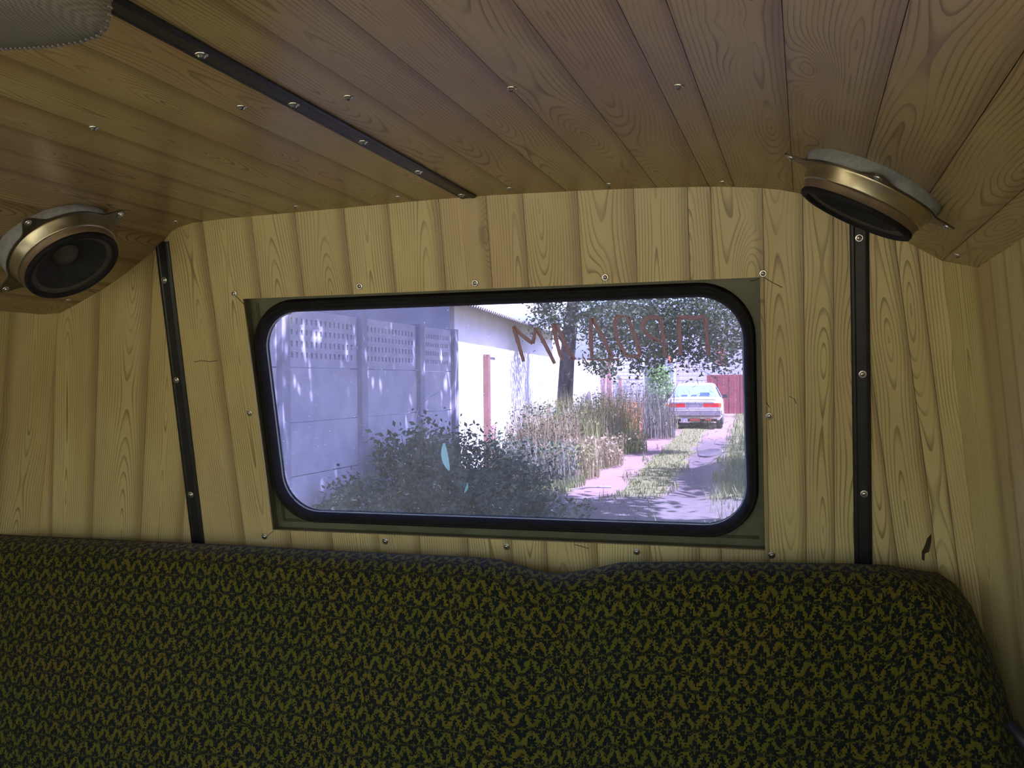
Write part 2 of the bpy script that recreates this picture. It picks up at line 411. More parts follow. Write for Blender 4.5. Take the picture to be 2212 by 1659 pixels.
for P in ([(-1.75, -1.0), (0.6, -1.0), (0.6, HS0), (-1.75, HS0)], [(-1.75, HS0), (HX0, HS0), (HX0, HS1), (-1.75, HS1)], [(HX1, HS0), (0.6, HS0), (0.6, HS1), (HX1, HS1)],
          [(-1.75, HS1), (0.6, HS1), (0.6, 0.62), (-1.75, 0.62)]):
    bk.add([W(x, s, -0.003) for x, s in P], [(0, 1, 2, 3)])
bk.build('backing_sheet', M['backing'], wall_rear)

# side walls: the corner line carried forward along the van, joined to the rear wall by a narrow turned board
CH_X, CH_Y = 0.030, 0.085
CH_L = math.hypot(CH_X, CH_Y)
def side_frame(xc, sgn, a0=0.0):
    def fr(a, q, d):            # a: distance forward (towards the cab), q: slope parameter, d: into the cabin
        p = W(xc(q), q)
        if a < CH_L: return Vector((p.x + sgn * CH_X * a / CH_L - sgn * d * 0.9, p.y - CH_Y * a / CH_L - d * 0.35, p.z))
        return Vector((p.x + sgn * CH_X - sgn * d, p.y - CH_Y - (a - CH_L), p.z))
    return fr
WIN_S0, WIN_S1 = 0.02, 0.36
Y_CAB = -0.95
for nm, xc, sgn, lab in (('wall_left', XLC, -1, 'left side wall of the van in printed wood planks'), ('wall_right', XRC, 1, 'right side wall of the van in printed wood planks')):
    wl = empty(nm, (xc(0), 0.5, 0.9)); tag(wl, lab, 'wall', kind='structure')
    fr = side_frame(xc, sgn)
    tops = 0.47
    plank_panel(wl, [0.001, CH_L], [[(-0.1, -0.95), (0.4, -0.95), (0.4, tops), (-0.1, tops)]], fr, 0.0, M['wood_wall'])
    plank_panel(wl, [CH_L + 0.082 * k for k in range(11)], [[(CH_L, -0.95), (1.2, -0.95), (1.2, tops), (CH_L, tops)]], fr, 0.0, M['wood_wall'])
    e0 = CH_L + 0.82
    plank_panel(wl, [e0 + 0.085 * k for k in range(21)], [[(0.3, -0.95), (4, -0.95), (4, WIN_S0), (0.3, WIN_S0)], [(0.3, WIN_S1), (4, WIN_S1), (4, tops), (0.3, tops)]], fr, 0.0, M['wood_wall'])
    b2 = MB()
    A1 = 2.62
    for P in ([(-0.02, -1.0), (CH_L, -1.0), (CH_L, 0.6), (-0.02, 0.6)], [(CH_L, -1.0), (A1, -1.0), (A1, WIN_S0), (CH_L, WIN_S0)], [(CH_L, WIN_S1), (A1, WIN_S1), (A1, 0.6), (CH_L, 0.6)], [(CH_L, WIN_S0), (e0, WIN_S0), (e0, WIN_S1), (CH_L, WIN_S1)],
              [(2.05, WIN_S0), (2.12, WIN_S0), (2.12, WIN_S1), (2.05, WIN_S1)]):
        b2.add([fr(a, q, -0.004) for a, q in P], [(0, 1, 2, 3)])
    b2.build('backing_sheet', M['backing'], wl)

# front end of the van, behind the camera: bulkhead around the windscreen opening, and the floor
wf = MB(); Yf = -0.98
for x0, x1, z0, z1 in ((-1.75, 0.6, 0.3, 1.04), (-1.75, 0.6, 1.91, 2.1), (-1.75, -1.36, 1.04, 1.91), (0.32, 0.6, 1.04, 1.91)):
    wf.box(((x0 + x1) / 2, Yf, (z0 + z1) / 2), (x1 - x0, 0.02, z1 - z0))
tag(wf.build('wall_front', M['shell']), 'front of the van around the windscreen opening', 'wall', kind='structure')
tag(MB().box((-0.58, 0.3, 0.53), (2.5, 2.6, 0.03)).build('floor', M['floor']), 'dark rubber van floor', 'floor', kind='structure')

# ------------------------------------------------------------------ ceiling
ceiling = empty('ceiling', (-0.5, 0.5, CZ + 0.285)); tag(ceiling, 'low van ceiling of varnished printed wood planks with coved sides', 'ceiling', kind='structure')
sec = SEC0[:]
for _ in range(1):                                         # round the kinks off a little
    o_ = [sec[0]]
    for (a, b), (c, d) in zip(sec[:-1], sec[1:]):
        o_ += [(a * .8 + c * .2, b * .8 + d * .2), (a * .2 + c * .8, b * .2 + d * .8)]
    sec = o_ + [sec[-1]]
arc = [0.0]
for (a, b), (c, d) in zip(sec[:-1], sec[1:]): arc.append(arc[-1] + math.hypot(c - a, d - b))
def sec_at(t):
    for i in range(len(arc) - 1):
        if t <= arc[i + 1] or i == len(arc) - 2:
            k = (t - arc[i]) / (arc[i + 1] - arc[i]); a, b = sec[i]; c, d = sec[i + 1]
            L = math.hypot(c - a, d - b); return (a + (c - a) * k, b + (d - b) * k, -(d - b) / L, (c - a) / L)
def arc_of_x(x):
    for i in range(len(sec) - 1):
        if sec[i][0] <= x <= sec[i + 1][0]: return arc[i] + (arc[i + 1] - arc[i]) * (x - sec[i][0]) / (sec[i + 1][0] - sec[i][0])
cx_seams = [-1.31, -1.245, -1.175, -1.105, -1.045, -0.968, -0.895, -0.818, -0.741, -0.653, -0.574, -0.487, -0.410, -0.336, -0.268, -0.202, -0.128, -0.093, -0.013, 0.062, 0.125, 0.178, 0.230]
cs = [arc_of_x(x) for x in cx_seams]
Y_FRONT = -0.97
for a, b in zip(cs[:-1], cs[1:]):
    ts = [a + GAP] + [t for t in arc if a + 0.002 < t < b - 0.002] + [b - GAP]
    V_, F_, U_, P_ = [], [], [], []
    off = random.uniform(0, 60); uo = random.uniform(-0.02, 0.02)
    for t in ts:
        x, z, nx, nz = sec_at(t)
        for d in (0.0, 0.003):
            xx, zz = x - nx * (d - 0.003), z - nz * (d - 0.003)
            V_ += [(xx, wall_y(zz) - 0.0005, CZ + zz), (xx, Y_FRONT, CZ + zz)]
    n = len(ts)
    def quad(i0, i1, d):
        return (i0 * 4 + d * 2, i0 * 4 + d * 2 + 1, i1 * 4 + d * 2 + 1, i1 * 4 + d * 2)
    for i in range(n - 1):
        F_.append(quad(i, i + 1, 1))
        ua, ub = ts[i] - (a + b) / 2 + uo, ts[i + 1] - (a + b) / 2 + uo
        U_ += [(ua, 1.4 + off), (ua, Y_FRONT + off), (ub, Y_FRONT + off), (ub, 1.4 + off)]
        pa, pb = (ts[i] - a) / (b - a), (ts[i + 1] - a) / (b - a); P_ += [(pa, 0), (pa, 0), (pb, 0), (pb, 0)]
    for i in (0, n - 1):
        F_.append((i * 4, i * 4 + 1, i * 4 + 3, i * 4 + 2)); U_ += [(0, off)] * 4; P_ += [(0, 0)] * 4
    me = mesh('plank', V_, F_)
    for nm, dat in (('grain', U_), ('plank', P_)):
        me.uv_layers.new(name=nm).data.foreach_set('uv', [k for q in dat for k in q])
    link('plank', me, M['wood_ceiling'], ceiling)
rb = MB()
pts = [sec_at(t) for t in arc]
V_ = []
for x, z, nx, nz in pts:
    zz = z + 0.006 * nz; xx = x + 0.006 * nx
    V_ += [(xx, 1.56, CZ + zz), (xx, -1.02, CZ + zz)]
rb.add(V_, [(2 * i, 2 * i + 1, 2 * i + 3, 2 * i + 2) for i in range(len(pts) - 1)])
x0, z0 = V_[0][0], V_[0][2]; x1, z1 = V_[-1][0], V_[-1][2]
rb.add([(x0, 1.56, z0), (x0, -1.02, z0), (x0 - 0.25, -1.02, z0 + 0.12), (x0 - 0.25, 1.56, z0 + 0.12)], [(0, 1, 2, 3)])
rb.add([(x1, 1.56, z1), (x1, -1.02, z1), (x1 + 0.25, -1.02, z1 + 0.12), (x1 + 0.25, 1.56, z1 + 0.12)], [(0, 1, 2, 3)])
rb.build('backing_sheet', M['backing'], ceiling)

# ------------------------------------------------------------------ screws (pan head in a cup washer)
def screw_mesh():
    b = MB(); b.lathe([(0.0058, 0.0), (0.0058, 0.0009), (0.0048, 0.0016), (0.0040, 0.0012), (0.0036, 0.0014), (0.0032, 0.0030), (0.0018, 0.0037), (0.0, 0.0038)], 14)
    me = b.me('screw', True); me.materials.append(M['screw']); return me
def slot_mesh():
    b = MB().box((0, 0, 0.0037), (0.0036, 0.0007, 0.0006)).box((0, 0, 0.0037), (0.0007, 0.0036, 0.0006)); me = b.me('slot'); me.materials.append(M['black']); return me
SCREW, SLOT = screw_mesh(), slot_mesh()
def screw(parent, P, n, scale=1.0):
    q = Vector(n).to_track_quat('Z', 'Y')
    o = bpy.data.objects.new('screw', SCREW); col.objects.link(o); o.parent = parent
    o.location = Vector(P) - parent.location; o.rotation_mode = 'QUATERNION'
    o.rotation_quaternion = q @ Vector((0, 0, 1)).rotation_difference(Vector((0, 0, 1))) ; o.scale = (scale,) * 3
    o.rotation_quaternion = q @ Matrix.Rotation(random.uniform(0, 1.5), 3, 'Z').to_quaternion()
    c = bpy.data.objects.new('slot', SLOT); col.objects.link(c); c.parent = o
WN = Vector((0, -CT, -ST))
for x, s in ((-0.927, 0.424), (-0.691, 0.427), (-0.492, 0.424), (-0.285, 0.424), (-0.056, 0.4195), (-0.927, 0.215), (-0.929, -0.013), (-0.692, -0.012), (-0.473, -0.012), (-0.257, -0.011), (-0.051, -0.007), (-0.051, 0.21)):
    screw(wall_rear, W(x, s, 0.003), WN, 0.95)
for x, y in ((-0.266, 0.863), (-0.11, 0.886), (-0.431, 0.847), (-0.55, 0.842), (-0.738, 0.846), (-0.411, 1.319), (-0.264, 1.325), (-0.106, 1.33), (-0.59, 1.32), (-0.766, 1.322)):
    X, Z, nx, nz = sec_at(arc_of_x(x)); screw(ceiling, (X, y, CZ + Z), (-nx, 0, -nz), 0.9)
for x, y in ((0.185, 1.30), (0.222, 1.262), (0.205, 1.352), (-1.245, 1.36), (-1.0, 1.335)):
    X, Z, nx, nz = sec_at(arc_of_x(x)); screw(ceiling, (X, y, CZ + Z), (-nx, 0, -nz), 0.9)

# ------------------------------------------------------------------ black joint strips
PROF = [(-0.5, 0.0), (-0.5, 0.55), (-0.42, 0.85), (-0.30, 1.0), (-0.22, 0.8), (0.22, 0.8), (0.30, 1.0), (0.42, 0.85), (0.5, 0.55), (0.5, 0.0)]
def strip(name, A, B, across, n, width, h, label):
    e = empty(name, A); tag(e, label, 'trim', kind='structure')
    A, B, across, n = Vector(A), Vector(B), Vector(across), Vector(n)
    v = []
    for P in (A, B): v += [P + across * (p * width) + n * (q * h) for p, q in PROF]
    k = len(PROF)
    f = [(i, i + 1, k + i + 1, k + i) for i in range(k - 1)] + [tuple(range(k)), tuple(range(k, 2 * k))[::-1]]
    link('strip_profile', mesh('strip_profile', v, f), M['black'], e)
    return e
t1 = strip('trim_1', W(-1.0555, 0.519, 0.003), W(-1.082, -0.5, 0.003), (1, 0, 0), WN, 0.027, 0.005, 'black joint strip with screws left of the rear window')
for x, s in ((-1.060, 0.453), (-1.0645, 0.276), (-1.069, 0.063), (-1.074, -0.2)): screw(t1, W(x, s, 0.0066), WN)
t2 = strip('trim_2', W(0.0725, 0.494, 0.003), W(0.0855, -0.5, 0.003), (1, 0, 0), WN, 0.025, 0.005, 'black joint strip with screws right of the rear window')
for x, s in ((0.0728, 0.463), (0.0775, 0.272), (0.0800, 0.095), (0.083, -0.12)): screw(t2, W(x, s, 0.0066), WN)
t3 = strip('trim_3', (-0.4895, 1.356, CZ + 0.2872), (-0.4895, -0.95, CZ + 0.2872), (1, 0, 0), (0, 0, -1), 0.026, 0.0045, 'black joint strip running along the middle of the ceiling')
for y in (0.69, 0.842, 0.998, 1.163, 1.327, 0.53): screw(t3, (-0.4895, y, CZ + 0.2872 - 0.0034), (0, 0, -1), 1.0)

# ------------------------------------------------------------------ rear window
win = empty('window_1', W(-0.487, 0.0)); tag(win, 'wide rear van window with rounded corners in a thick black rubber seal', 'window', kind='structure')
DR = -0.024                                                # recess depth behind the cladding
def rr_path(x0, x1, s0, s1, r, n=10):
    p = []
    for cx_, cy_, a0 in ((x1 - r, s1 - r, 0), (x0 + r, s1 - r, 90), (x0 + r, s0 + r, 180), (x1 - r, s0 + r, 270)):
        for k in range(n + 1):
            a = math.radians(a0 + 90 * k / n); p.append((cx_ + r * math.cos(a), cy_ + r * math.sin(a)))
    return p
gx0, gs0 = wpx(592, 900, DR); 
SX0, SX1, SS0, SS1 = wpx(580, 850, DR)[0] - 0.011, wpx(1636, 900, DR)[0], wpx(1100, 1141, DR)[1], wpx(1100, 627, DR)[1]
seal_out = rr_path(SX0, SX1, SS0, SS1, 0.082)
GX0, GX1, GS0, GS1 = SX0 + 0.017, SX1 - 0.0185, SS0 + 0.017, SS1 - 0.0225
seal_in = rr_path(GX0, GX1, GS0, GS1, 0.066)
# painted sheet metal between cladding and seal: return of the cut-out plus sheet with a hole
fb = MB()
H = [(HX0 - 0.004, HS0 - 0.004), (HX1 + 0.004, HS0 - 0.004), (HX1 + 0.004, HS1 + 0.004), (HX0 - 0.004, HS1 + 0.004)]
for i in range(4):
    a, b = H[i], H[(i + 1) % 4]; fb.add([W(*a, 0.0), W(*b, 0.0), W(*b, DR), W(*a, DR)], [(0, 1, 2, 3)])
n = len(seal_out); cxm, csm = (HX0 + HX1) / 2, (HS0 + HS1) / 2
def to_rect(p):
    dx, dy = p[0] - cxm, p[1] - csm
    k = min(((HX1 - HX0) / 2 + 0.004) / max(abs(dx), 1e-6), ((HS1 - HS0) / 2 + 0.004) / max(abs(dy), 1e-6)); return (cxm + dx * k, csm + dy * k)
inner = [(cxm + (p[0] - cxm) * 0.985, csm + (p[1] - csm) * 0.975) for p in seal_out]
outer = [to_rect(p) for p in seal_out]
# keep the exact rectangle corners
vv, ff = [], []
for i in range(n):
    j = (i + 1) % n; b0 = len(vv)
    q = [inner[i], inner[j], outer[j], outer[i]]
    vv += [W(*p, DR) for p in q]; ff.append((b0, b0 + 1, b0 + 2, b0 + 3))
    if abs(outer[i][0] - outer[j][0]) > 1e-5 and abs(outer[i][1] - outer[j][1]) > 1e-5:
        cn = min(H, key=lambda c: math.hypot(c[0] - outer[i][0], c[1] - outer[i][1]))
        b0 = len(vv); vv += [W(*outer[j], DR), W(*cn, DR), W(*outer[i], DR)]; ff.append((b0, b0 + 1, b0 + 2))
fb.add(vv, ff)
# raised flange lines pressed into the sheet
fb.build('painted_frame', M['olive'], win)
lip = MB()
for d0, wdt in ((0.010, 0.004),):
    R = [(HX0 + d0, HS0 + d0), (HX1 - d0, HS0 + d0), (HX1 - d0, HS1 - d0), (HX0 + d0, HS1 - d0)]
    for a, b in ((R[0], R[1]), (R[0], R[3])):
        lip.tube([W(*a, DR), W(*b, DR)], 0.0028, 6)
lip.build('weld_bead', M['olive'], win, True)
prof = [(0.0, 0.0), (0.02, 0.006), (0.10, 0.0115), (0.22, 0.0135), (0.30, 0.0130), (0.34, 0.0112), (0.40, 0.0112), (0.45, 0.0125), (0.60, 0.0115), (0.78, 0.008), (0.92, 0.003), (1.0, -0.004), (1.0, -0.012)]
vv, ff = [], []
for po, pi in zip(seal_out, seal_in):
    for t, h in prof: vv.append(W(po[0] + (pi[0] - po[0]) * t, po[1] + (pi[1] - po[1]) * t, DR + h))
k = len(prof)
for i in range(n):
    j = (i + 1) % n
    for q in range(k - 1): ff.append((i * k + q, i * k + q + 1, j * k + q + 1, j * k + q))
link('rubber_seal', mesh('rubber_seal', vv, ff, True), M['rubber'], win)
DG = DR - 0.010
glass = link('glass_pane', mesh('glass_pane', [W(cxm + (p[0] - cxm) * 1.006, csm + (p[1] - csm) * 1.008, DG) for p in seal_in], [tuple(range(n))]), M['glass'], win)
bd = MB(); lo = [seal_in[i % n] for i in range(14, 36)]
bd.tube([W(p[0], p[1], DR - 0.003) for p in seal_in[12:n] + seal_in[:2]], 0.0017, 5)
bd.build('glass_edge_glint', M['edge_glint'], win, True)

# hand-painted letters, to be read from outside (mirrored from in here)
def ribbon(px_pts, width_px, d):
    """painted stroke laid on the glass"""
    pts = [Vector(wpx(x, y, d)) for x, y in px_pts]
    out = []                                              # subdivide + wobble
    for a, b in zip(pts[:-1], pts[1:]):
        for k in range(4): out.append(a.lerp(b, k / 4))
    out.append(pts[-1]); sm = out
    for _ in range(2): sm = [sm[0]] + [(sm[i - 1] + sm[i] * 2 + sm[i + 1]) / 4 for i in range(1, len(sm) - 1)] + [sm[-1]]
    wd = width_px / F_PX * 1.5; v, f, uv = [], [], []; L = 0
    for i, p in enumerate(sm):
        t = (sm[min(i + 1, len(sm) - 1)] - sm[max(i - 1, 0)]).normalized(); nn = Vector((-t.y, t.x))
        ww = wd * (0.5 + random.uniform(-0.07, 0.09)); L += (sm[i] - sm[i - 1]).length if i else 0
        for kx in range(5):
            c = (kx - 2) / 2; hgt = (0.0003, 0.0010, 0.0006, 0.0011, 0.0003)[kx]
            q = p + nn * (c * ww); v.append(W(q.x, q.y, d + hgt)); uv.append((c * 0.5, L))
    F_ = [(i * 5 + j, i * 5 + j + 1, (i + 1) * 5 + j + 1, (i + 1) * 5 + j) for i in range(len(sm) - 1) for j in range(4)]
    return v, F_, uv
A_ = lambda x, y: (1090 + x / 9.217, 640 + y / 9.217)
B_ = lambda x, y: (1300 + x / 9.217, 640 + y / 9.217)
LET = [
    [[A_(380, 1300), A_(290, 980), A_(180, 600)], [A_(180, 600), A_(350, 780), A_(560, 940)], [A_(560, 940), A_(620, 640)], [A_(620, 620), A_(820, 980), A_(1000, 1340)]],
    [[A_(1150, 1280), A_(1070, 1040), A_(975, 640), A_(1000, 540)], [A_(1000, 540), A_(1130, 760), A_(1230, 1020), A_(1400, 1270)]],
    [[A_(1740, 1220), A_(1720, 900), A_(1715, 600), A_(1740, 420)], [A_(1750, 430), A_(1900, 720), A_(2080, 1080), A_(2150, 1220)], [A_(1640, 1250), A_(1900, 1270), A_(2275, 1250)], [A_(1560, 1200), A_(1660, 1360)]],
    [[B_(390, 385), B_(290, 430), B_(245, 560), B_(300, 830), B_(380, 1010), B_(480, 1180), B_(600, 1210), B_(760, 1190)], [B_(770, 1180), B_(690, 860), B_(600, 640), B_(510, 410)], [B_(510, 410), B_(430, 400), B_(370, 400)]],
    [[B_(1150, 410), B_(1200, 640), B_(1240, 900), B_(1260, 1190)], [B_(1140, 430), B_(1000, 410), B_(870, 440), B_(810, 560), B_(840, 680), B_(960, 800), B_(1170, 915)]],
    [[B_(1535, 440), B_(1535, 640), B_(1560, 900), B_(1565, 1170)], [B_(1510, 400), B_(1700, 430), B_(1860, 430), B_(2050, 400)], [B_(2065, 420), B_(2085, 650), B_(2100, 900), B_(2120, 1180)]],
]
for strokes in LET:
    v, f, uv = [], [], []
    for s_ in strokes:
        wd = 8.8
        if s_ is LET[2][2]: wd = 4.5
        if s_ in (LET[3][2], LET[2][3]): wd = 3.2
        a, b, c = ribbon(s_, wd, DG + 0.0003); k = len(v); v += a; uv += c; f += [tuple(k + i for i in q) for q in b]
    me = mesh('painted_letter', v, f, True); L = me.uv_layers.new(name='stroke')
    L.data.foreach_set('uv', [k for l in me.loops for k in uv[l.vertex_index]])
    o = link('painted_letter', me, M['paint'], win); o['label'] = 'brown hand-painted letter on the glass, mirrored'
# fine white scratches and a long crack line in the pane
sc = MB()
def squig(x, y, L, a, wob, wpx_=1.0):
    p = []; 
    for k in range(9):
        p.append((x, y)); a += random.uniform(-wob, wob); x += math.cos(a) * L / 8; y += math.sin(a) * L / 8
    sc.tube([W(*wpx(*q, DG + 0.0004), DG + 0.0004) for q in p], wpx_ * 0.00036, 3, False)
for _ in range(95):
    t = random.random(); x = 1470 + 100 * t + random.gauss(0, 22); y = 850 + 85 * random.random() + random.gauss(0, 18)
    if x < 1592: squig(x, y, random.uniform(6, 16), random.uniform(0, 6.28), 0.9, random.uniform(0.5, 1.0))
for k in range(6): squig(1500 + 12 * k, 790 + 8 * k, random.uniform(30, 55), 0.45, 0.15, 0.7)
for p in ([(1593, 905), (1588, 935), (1575, 960), (1556, 985), (1530, 1002)], [(898, 905), (905, 880), (925, 860), (950, 845)], [(1060, 1010), (1075, 992), (1105, 985), (1120, 983)]):
    sc.tube([W(*wpx(*q, DG + 0.0004), DG + 0.0004) for q in p], 0.00045, 3, False)
for _ in range(320): squig(random.uniform(610, 1560), random.uniform(690, 1100), random.uniform(2, 9), random.gauss(0, 0.4), 0.5, 0.6)
mt_s = new_mat('scratch_white', (0.8, 0.8, 0.86), 0.6)[0]
so = sc.build('scratches', mt_s, win); so['kind'] = 'stuff'

# green leaves stuck to the glass
def stuck_leaf(pts_px, wpx_, label, c1):
    pts = [Vector(wpx(*p, DG)) for p in pts_px]; N_ = 8; v, f = [], []
    P = lambda t: (pts[0] * (1 - t) ** 2 + pts[1] * 2 * t * (1 - t) + pts[2] * t * t)
    for i in range(N_ + 1):
        t = i / N_; p = P(t); q = (P(min(1, t + .02)) - P(max(0, t - .02))).normalized(); nn = Vector((-q.y, q.x))
        wd = wpx_ / F_PX * 1.5 * 0.5 * (math.sin(math.pi * min(1, 0.06 + 0.9 * t)) ** 0.8 + 0.02)
        for k, hh in ((-1, 0.0012), (0, 0.0022), (1, 0.0010)):
            r_ = p + nn * (wd * k); v.append(W(r_.x, r_.y, DG + hh))
    f = [(i * 3 + j, i * 3 + j + 1, i * 3 + j + 4, i * 3 + j + 3) for i in range(N_) for j in range(2)]
    mt = leaf_mat('stuck_leaf_green', c1, tuple(k * 0.9 for k in c1), 0.75)
    o = link('leaf', mesh('leaf', v, f, True), mt); tag(o, label, 'leaf'); return o
stuck_leaf([(960, 957), (958, 990), (971, 1016)], 17, 'larger pale green leaf stuck to the window glass', (0.60, 0.88, 0.70))
stuck_leaf([(1010, 1043), (1011, 1055), (1003, 1064)], 6, 'small green leaf scrap on the window glass below the larger leaf', (0.40, 0.66, 0.46))

# ------------------------------------------------------------------ torn dark hole in the cladding at the right
hp = [(2012, 1153), (2003, 1163), (1997, 1180), (1991, 1192), (1991, 1208), (1997, 1212), (1998, 1196), (2007, 1192), (2012, 1170)]
v = [W(*wpx(x, y, 0.0032), 0.0032) for x, y in hp] + [W(*wpx(x, y, 0.0032), 0.0002) for x, y in hp]
k = len(hp)
me = mesh('torn_spot', v, [tuple(range(k))] + [(i, (i + 1) % k, k + (i + 1) % k, k + i) for i in range(k)])
o = link('torn_spot', me, noisy('torn_fibreboard', (0.035, 0.024, 0.012), (0.07, 0.045, 0.02), 60, 0.9), wall_rear); o['label'] = 'dark torn patch in the wood print'

cr_m = new_mat('crack_brown', (0.07, 0.045, 0.02), 0.9)[0]
for pts_ in ([(510, 640), (518, 648), (527, 657)], [(1652, 600), (1668, 610), (1690, 621)], [(575, 1160), (584, 1152), (592, 1147)], [(420, 782), (436, 779), (452, 781), (470, 779)],
             [(1640, 600), (1632, 606), (1620, 606)], [(1662, 880), (1655, 868)], [(1240, 1176), (1256, 1180), (1272, 1185)], [(1720, 872), (1716, 862), (1705, 856)]):
    MB().tube([W(*wpx(*q, 0.003), 0.003) for q in pts_], 0.0007, 4).build('crack', cr_m, wall_rear)

# ------------------------------------------------------------------ loudspeakers on the coves
def speaker(rim, axis, spin, label, sc_=1.0):
    axis = Vector(axis).normalized(); center = Vector(rim) - axis * 0.043 * sc_
    X, Z, nx, nz = sec_at(arc_of_x(center.x)); P0 = Vector((X, center.y, CZ + Z)); nn = Vector((-nx, 0, -nz))
    e = empty('speaker', center); tag(e, label, 'speaker', 'loudspeakers screwed to the ceiling coves')
    e.rotation_mode = 'QUATERNION'; q = Vector(axis).to_track_quat('Z', 'X'); e.rotation_quaternion = q @ Matrix.Rotation(spin, 3, 'Z').to_quaternion(); e.scale = (sc_,) * 3
    def part(b, nm, mt): return link(nm, b.me(nm, True), mt, e, loc=(0, 0, 0))
    # foam spacer filling the gap between flange and cove
    R3 = e.rotation_quaternion.to_matrix(); v, f = [], []; K = 56
    for i in range(K):
        a = 2 * math.pi * i / K; p = Vector((0.0835 * math.cos(a), 0.0835 * math.sin(a), 0.0078)); pw = center + R3 @ (p * sc_)
        t = (pw - P0).dot(nn) / axis.dot(nn) / sc_; t = max(t + 0.0015, 0.002)
        v += [(0.05 * math.cos(a), 0.05 * math.sin(a), 0.0078), p, (p.x * 1.03, p.y * 1.03, p.z - 0.5 * t), (p.x, p.y, p.z - t)]
    for i in range(K):
        j = (i + 1) % K
        for q_ in range(3): f.append((i * 4 + q_, j * 4 + q_, j * 4 + q_ + 1, i * 4 + q_ + 1))
    link('foam_gasket', mesh('foam_gasket', v, f, True), M['gasket'], e, loc=(0, 0, 0))
    N_ = 120; v, f = [], []
    for i in range(N_):
        a = 2 * math.pi * i / N_; r = 0.0835
        for t in range(4):
            d = (a - math.pi / 4 - t * math.pi / 2 + math.pi) % (2 * math.pi) - math.pi
            r += 0.026 * math.exp(-(d / 0.15) ** 2)
        for rr, zz in ((0.05, 0.0076), (r, 0.0076), (r, 0.0098), (0.05, 0.0098)): v.append((rr * math.cos(a), rr * math.sin(a), zz))
    for i in range(N_):
        j = (i + 1) % N_
        for q_ in range(3): f.append((i * 4 + q_, j * 4 + q_, j * 4 + q_ + 1, i * 4 + q_ + 1))
    fl = link('flange', mesh('flange', v, f), M['flange'], e, loc=(0, 0, 0))
    part(MB().lathe([(0.080, 0.0098), (0.0795, 0.012), (0.0765, 0.015), (0.0755, 0.0255), (0.0745, 0.0272), (0.068, 0.0280)], 64), 'basket_band', M['zinc'])
    part(MB().lathe([(0.0735, 0.0272), (0.0715, 0.0295), (0.0705, 0.0365), (0.066, 0.0370)], 64), 'inner_band', M['tan_band'])
    part(MB().lathe([(0.0702, 0.0365), (0.0712, 0.039), (0.0700, 0.0425), (0.0660, 0.0440), (0.0625, 0.0425), (0.0615, 0.0390)], 64), 'rim_ring', M['rubber'])
    part(MB().lathe([(0.0635, 0.0400), (0.0600, 0.0375), (0.0565, 0.0385), (0.054, 0.0365)], 64), 'surround', M['surround'])
    part(MB().lathe([(0.0545, 0.0368), (0.040, 0.0270), (0.026, 0.0175), (0.016, 0.0150)], 64), 'cone', M['cone'])
    part(MB().lathe([(0.0205, 0.0160), (0.017, 0.0215), (0.010, 0.0252), (0.0, 0.0262)], 32), 'dust_cap', M['surround'])
    for t in range(4):
        a = math.pi / 4 + t * math.pi / 2
        o = bpy.data.objects.new('screw', SCREW); col.objects.link(o); o.parent = fl; o.location = (0.1005 * math.cos(a), 0.1005 * math.sin(a), 0.0098); o.scale = (0.9,) * 3
    return e
speaker(EYE + ray(160, 578) * 1.42, (0.63, -0.05, -0.775), math.radians(20), 'round loudspeaker with its dark cone facing the cabin, left ceiling cove')
axR = Vector((-0.469, 0.013, -0.882)).normalized()
for k in range(400):                                       # the depth at which a 12 mm spacer fits under the cove
    dR = 1.20 - 0.001 * k; scR = 126 * dR / F_PX / 0.0712; cR = EYE + ray(1845, 468) * dR - axR * 0.043 * scR
    X, Z, nx, nz = sec_at(arc_of_x(cR.x))
    if (cR - Vector((X, cR.y, CZ + Z))).dot(Vector((-nx, 0, -nz))) > 0.006: break
speaker(EYE + ray(1845, 468) * dR, axR, math.radians(40), 'round loudspeaker seen edge-on beside the right black strip', scR)

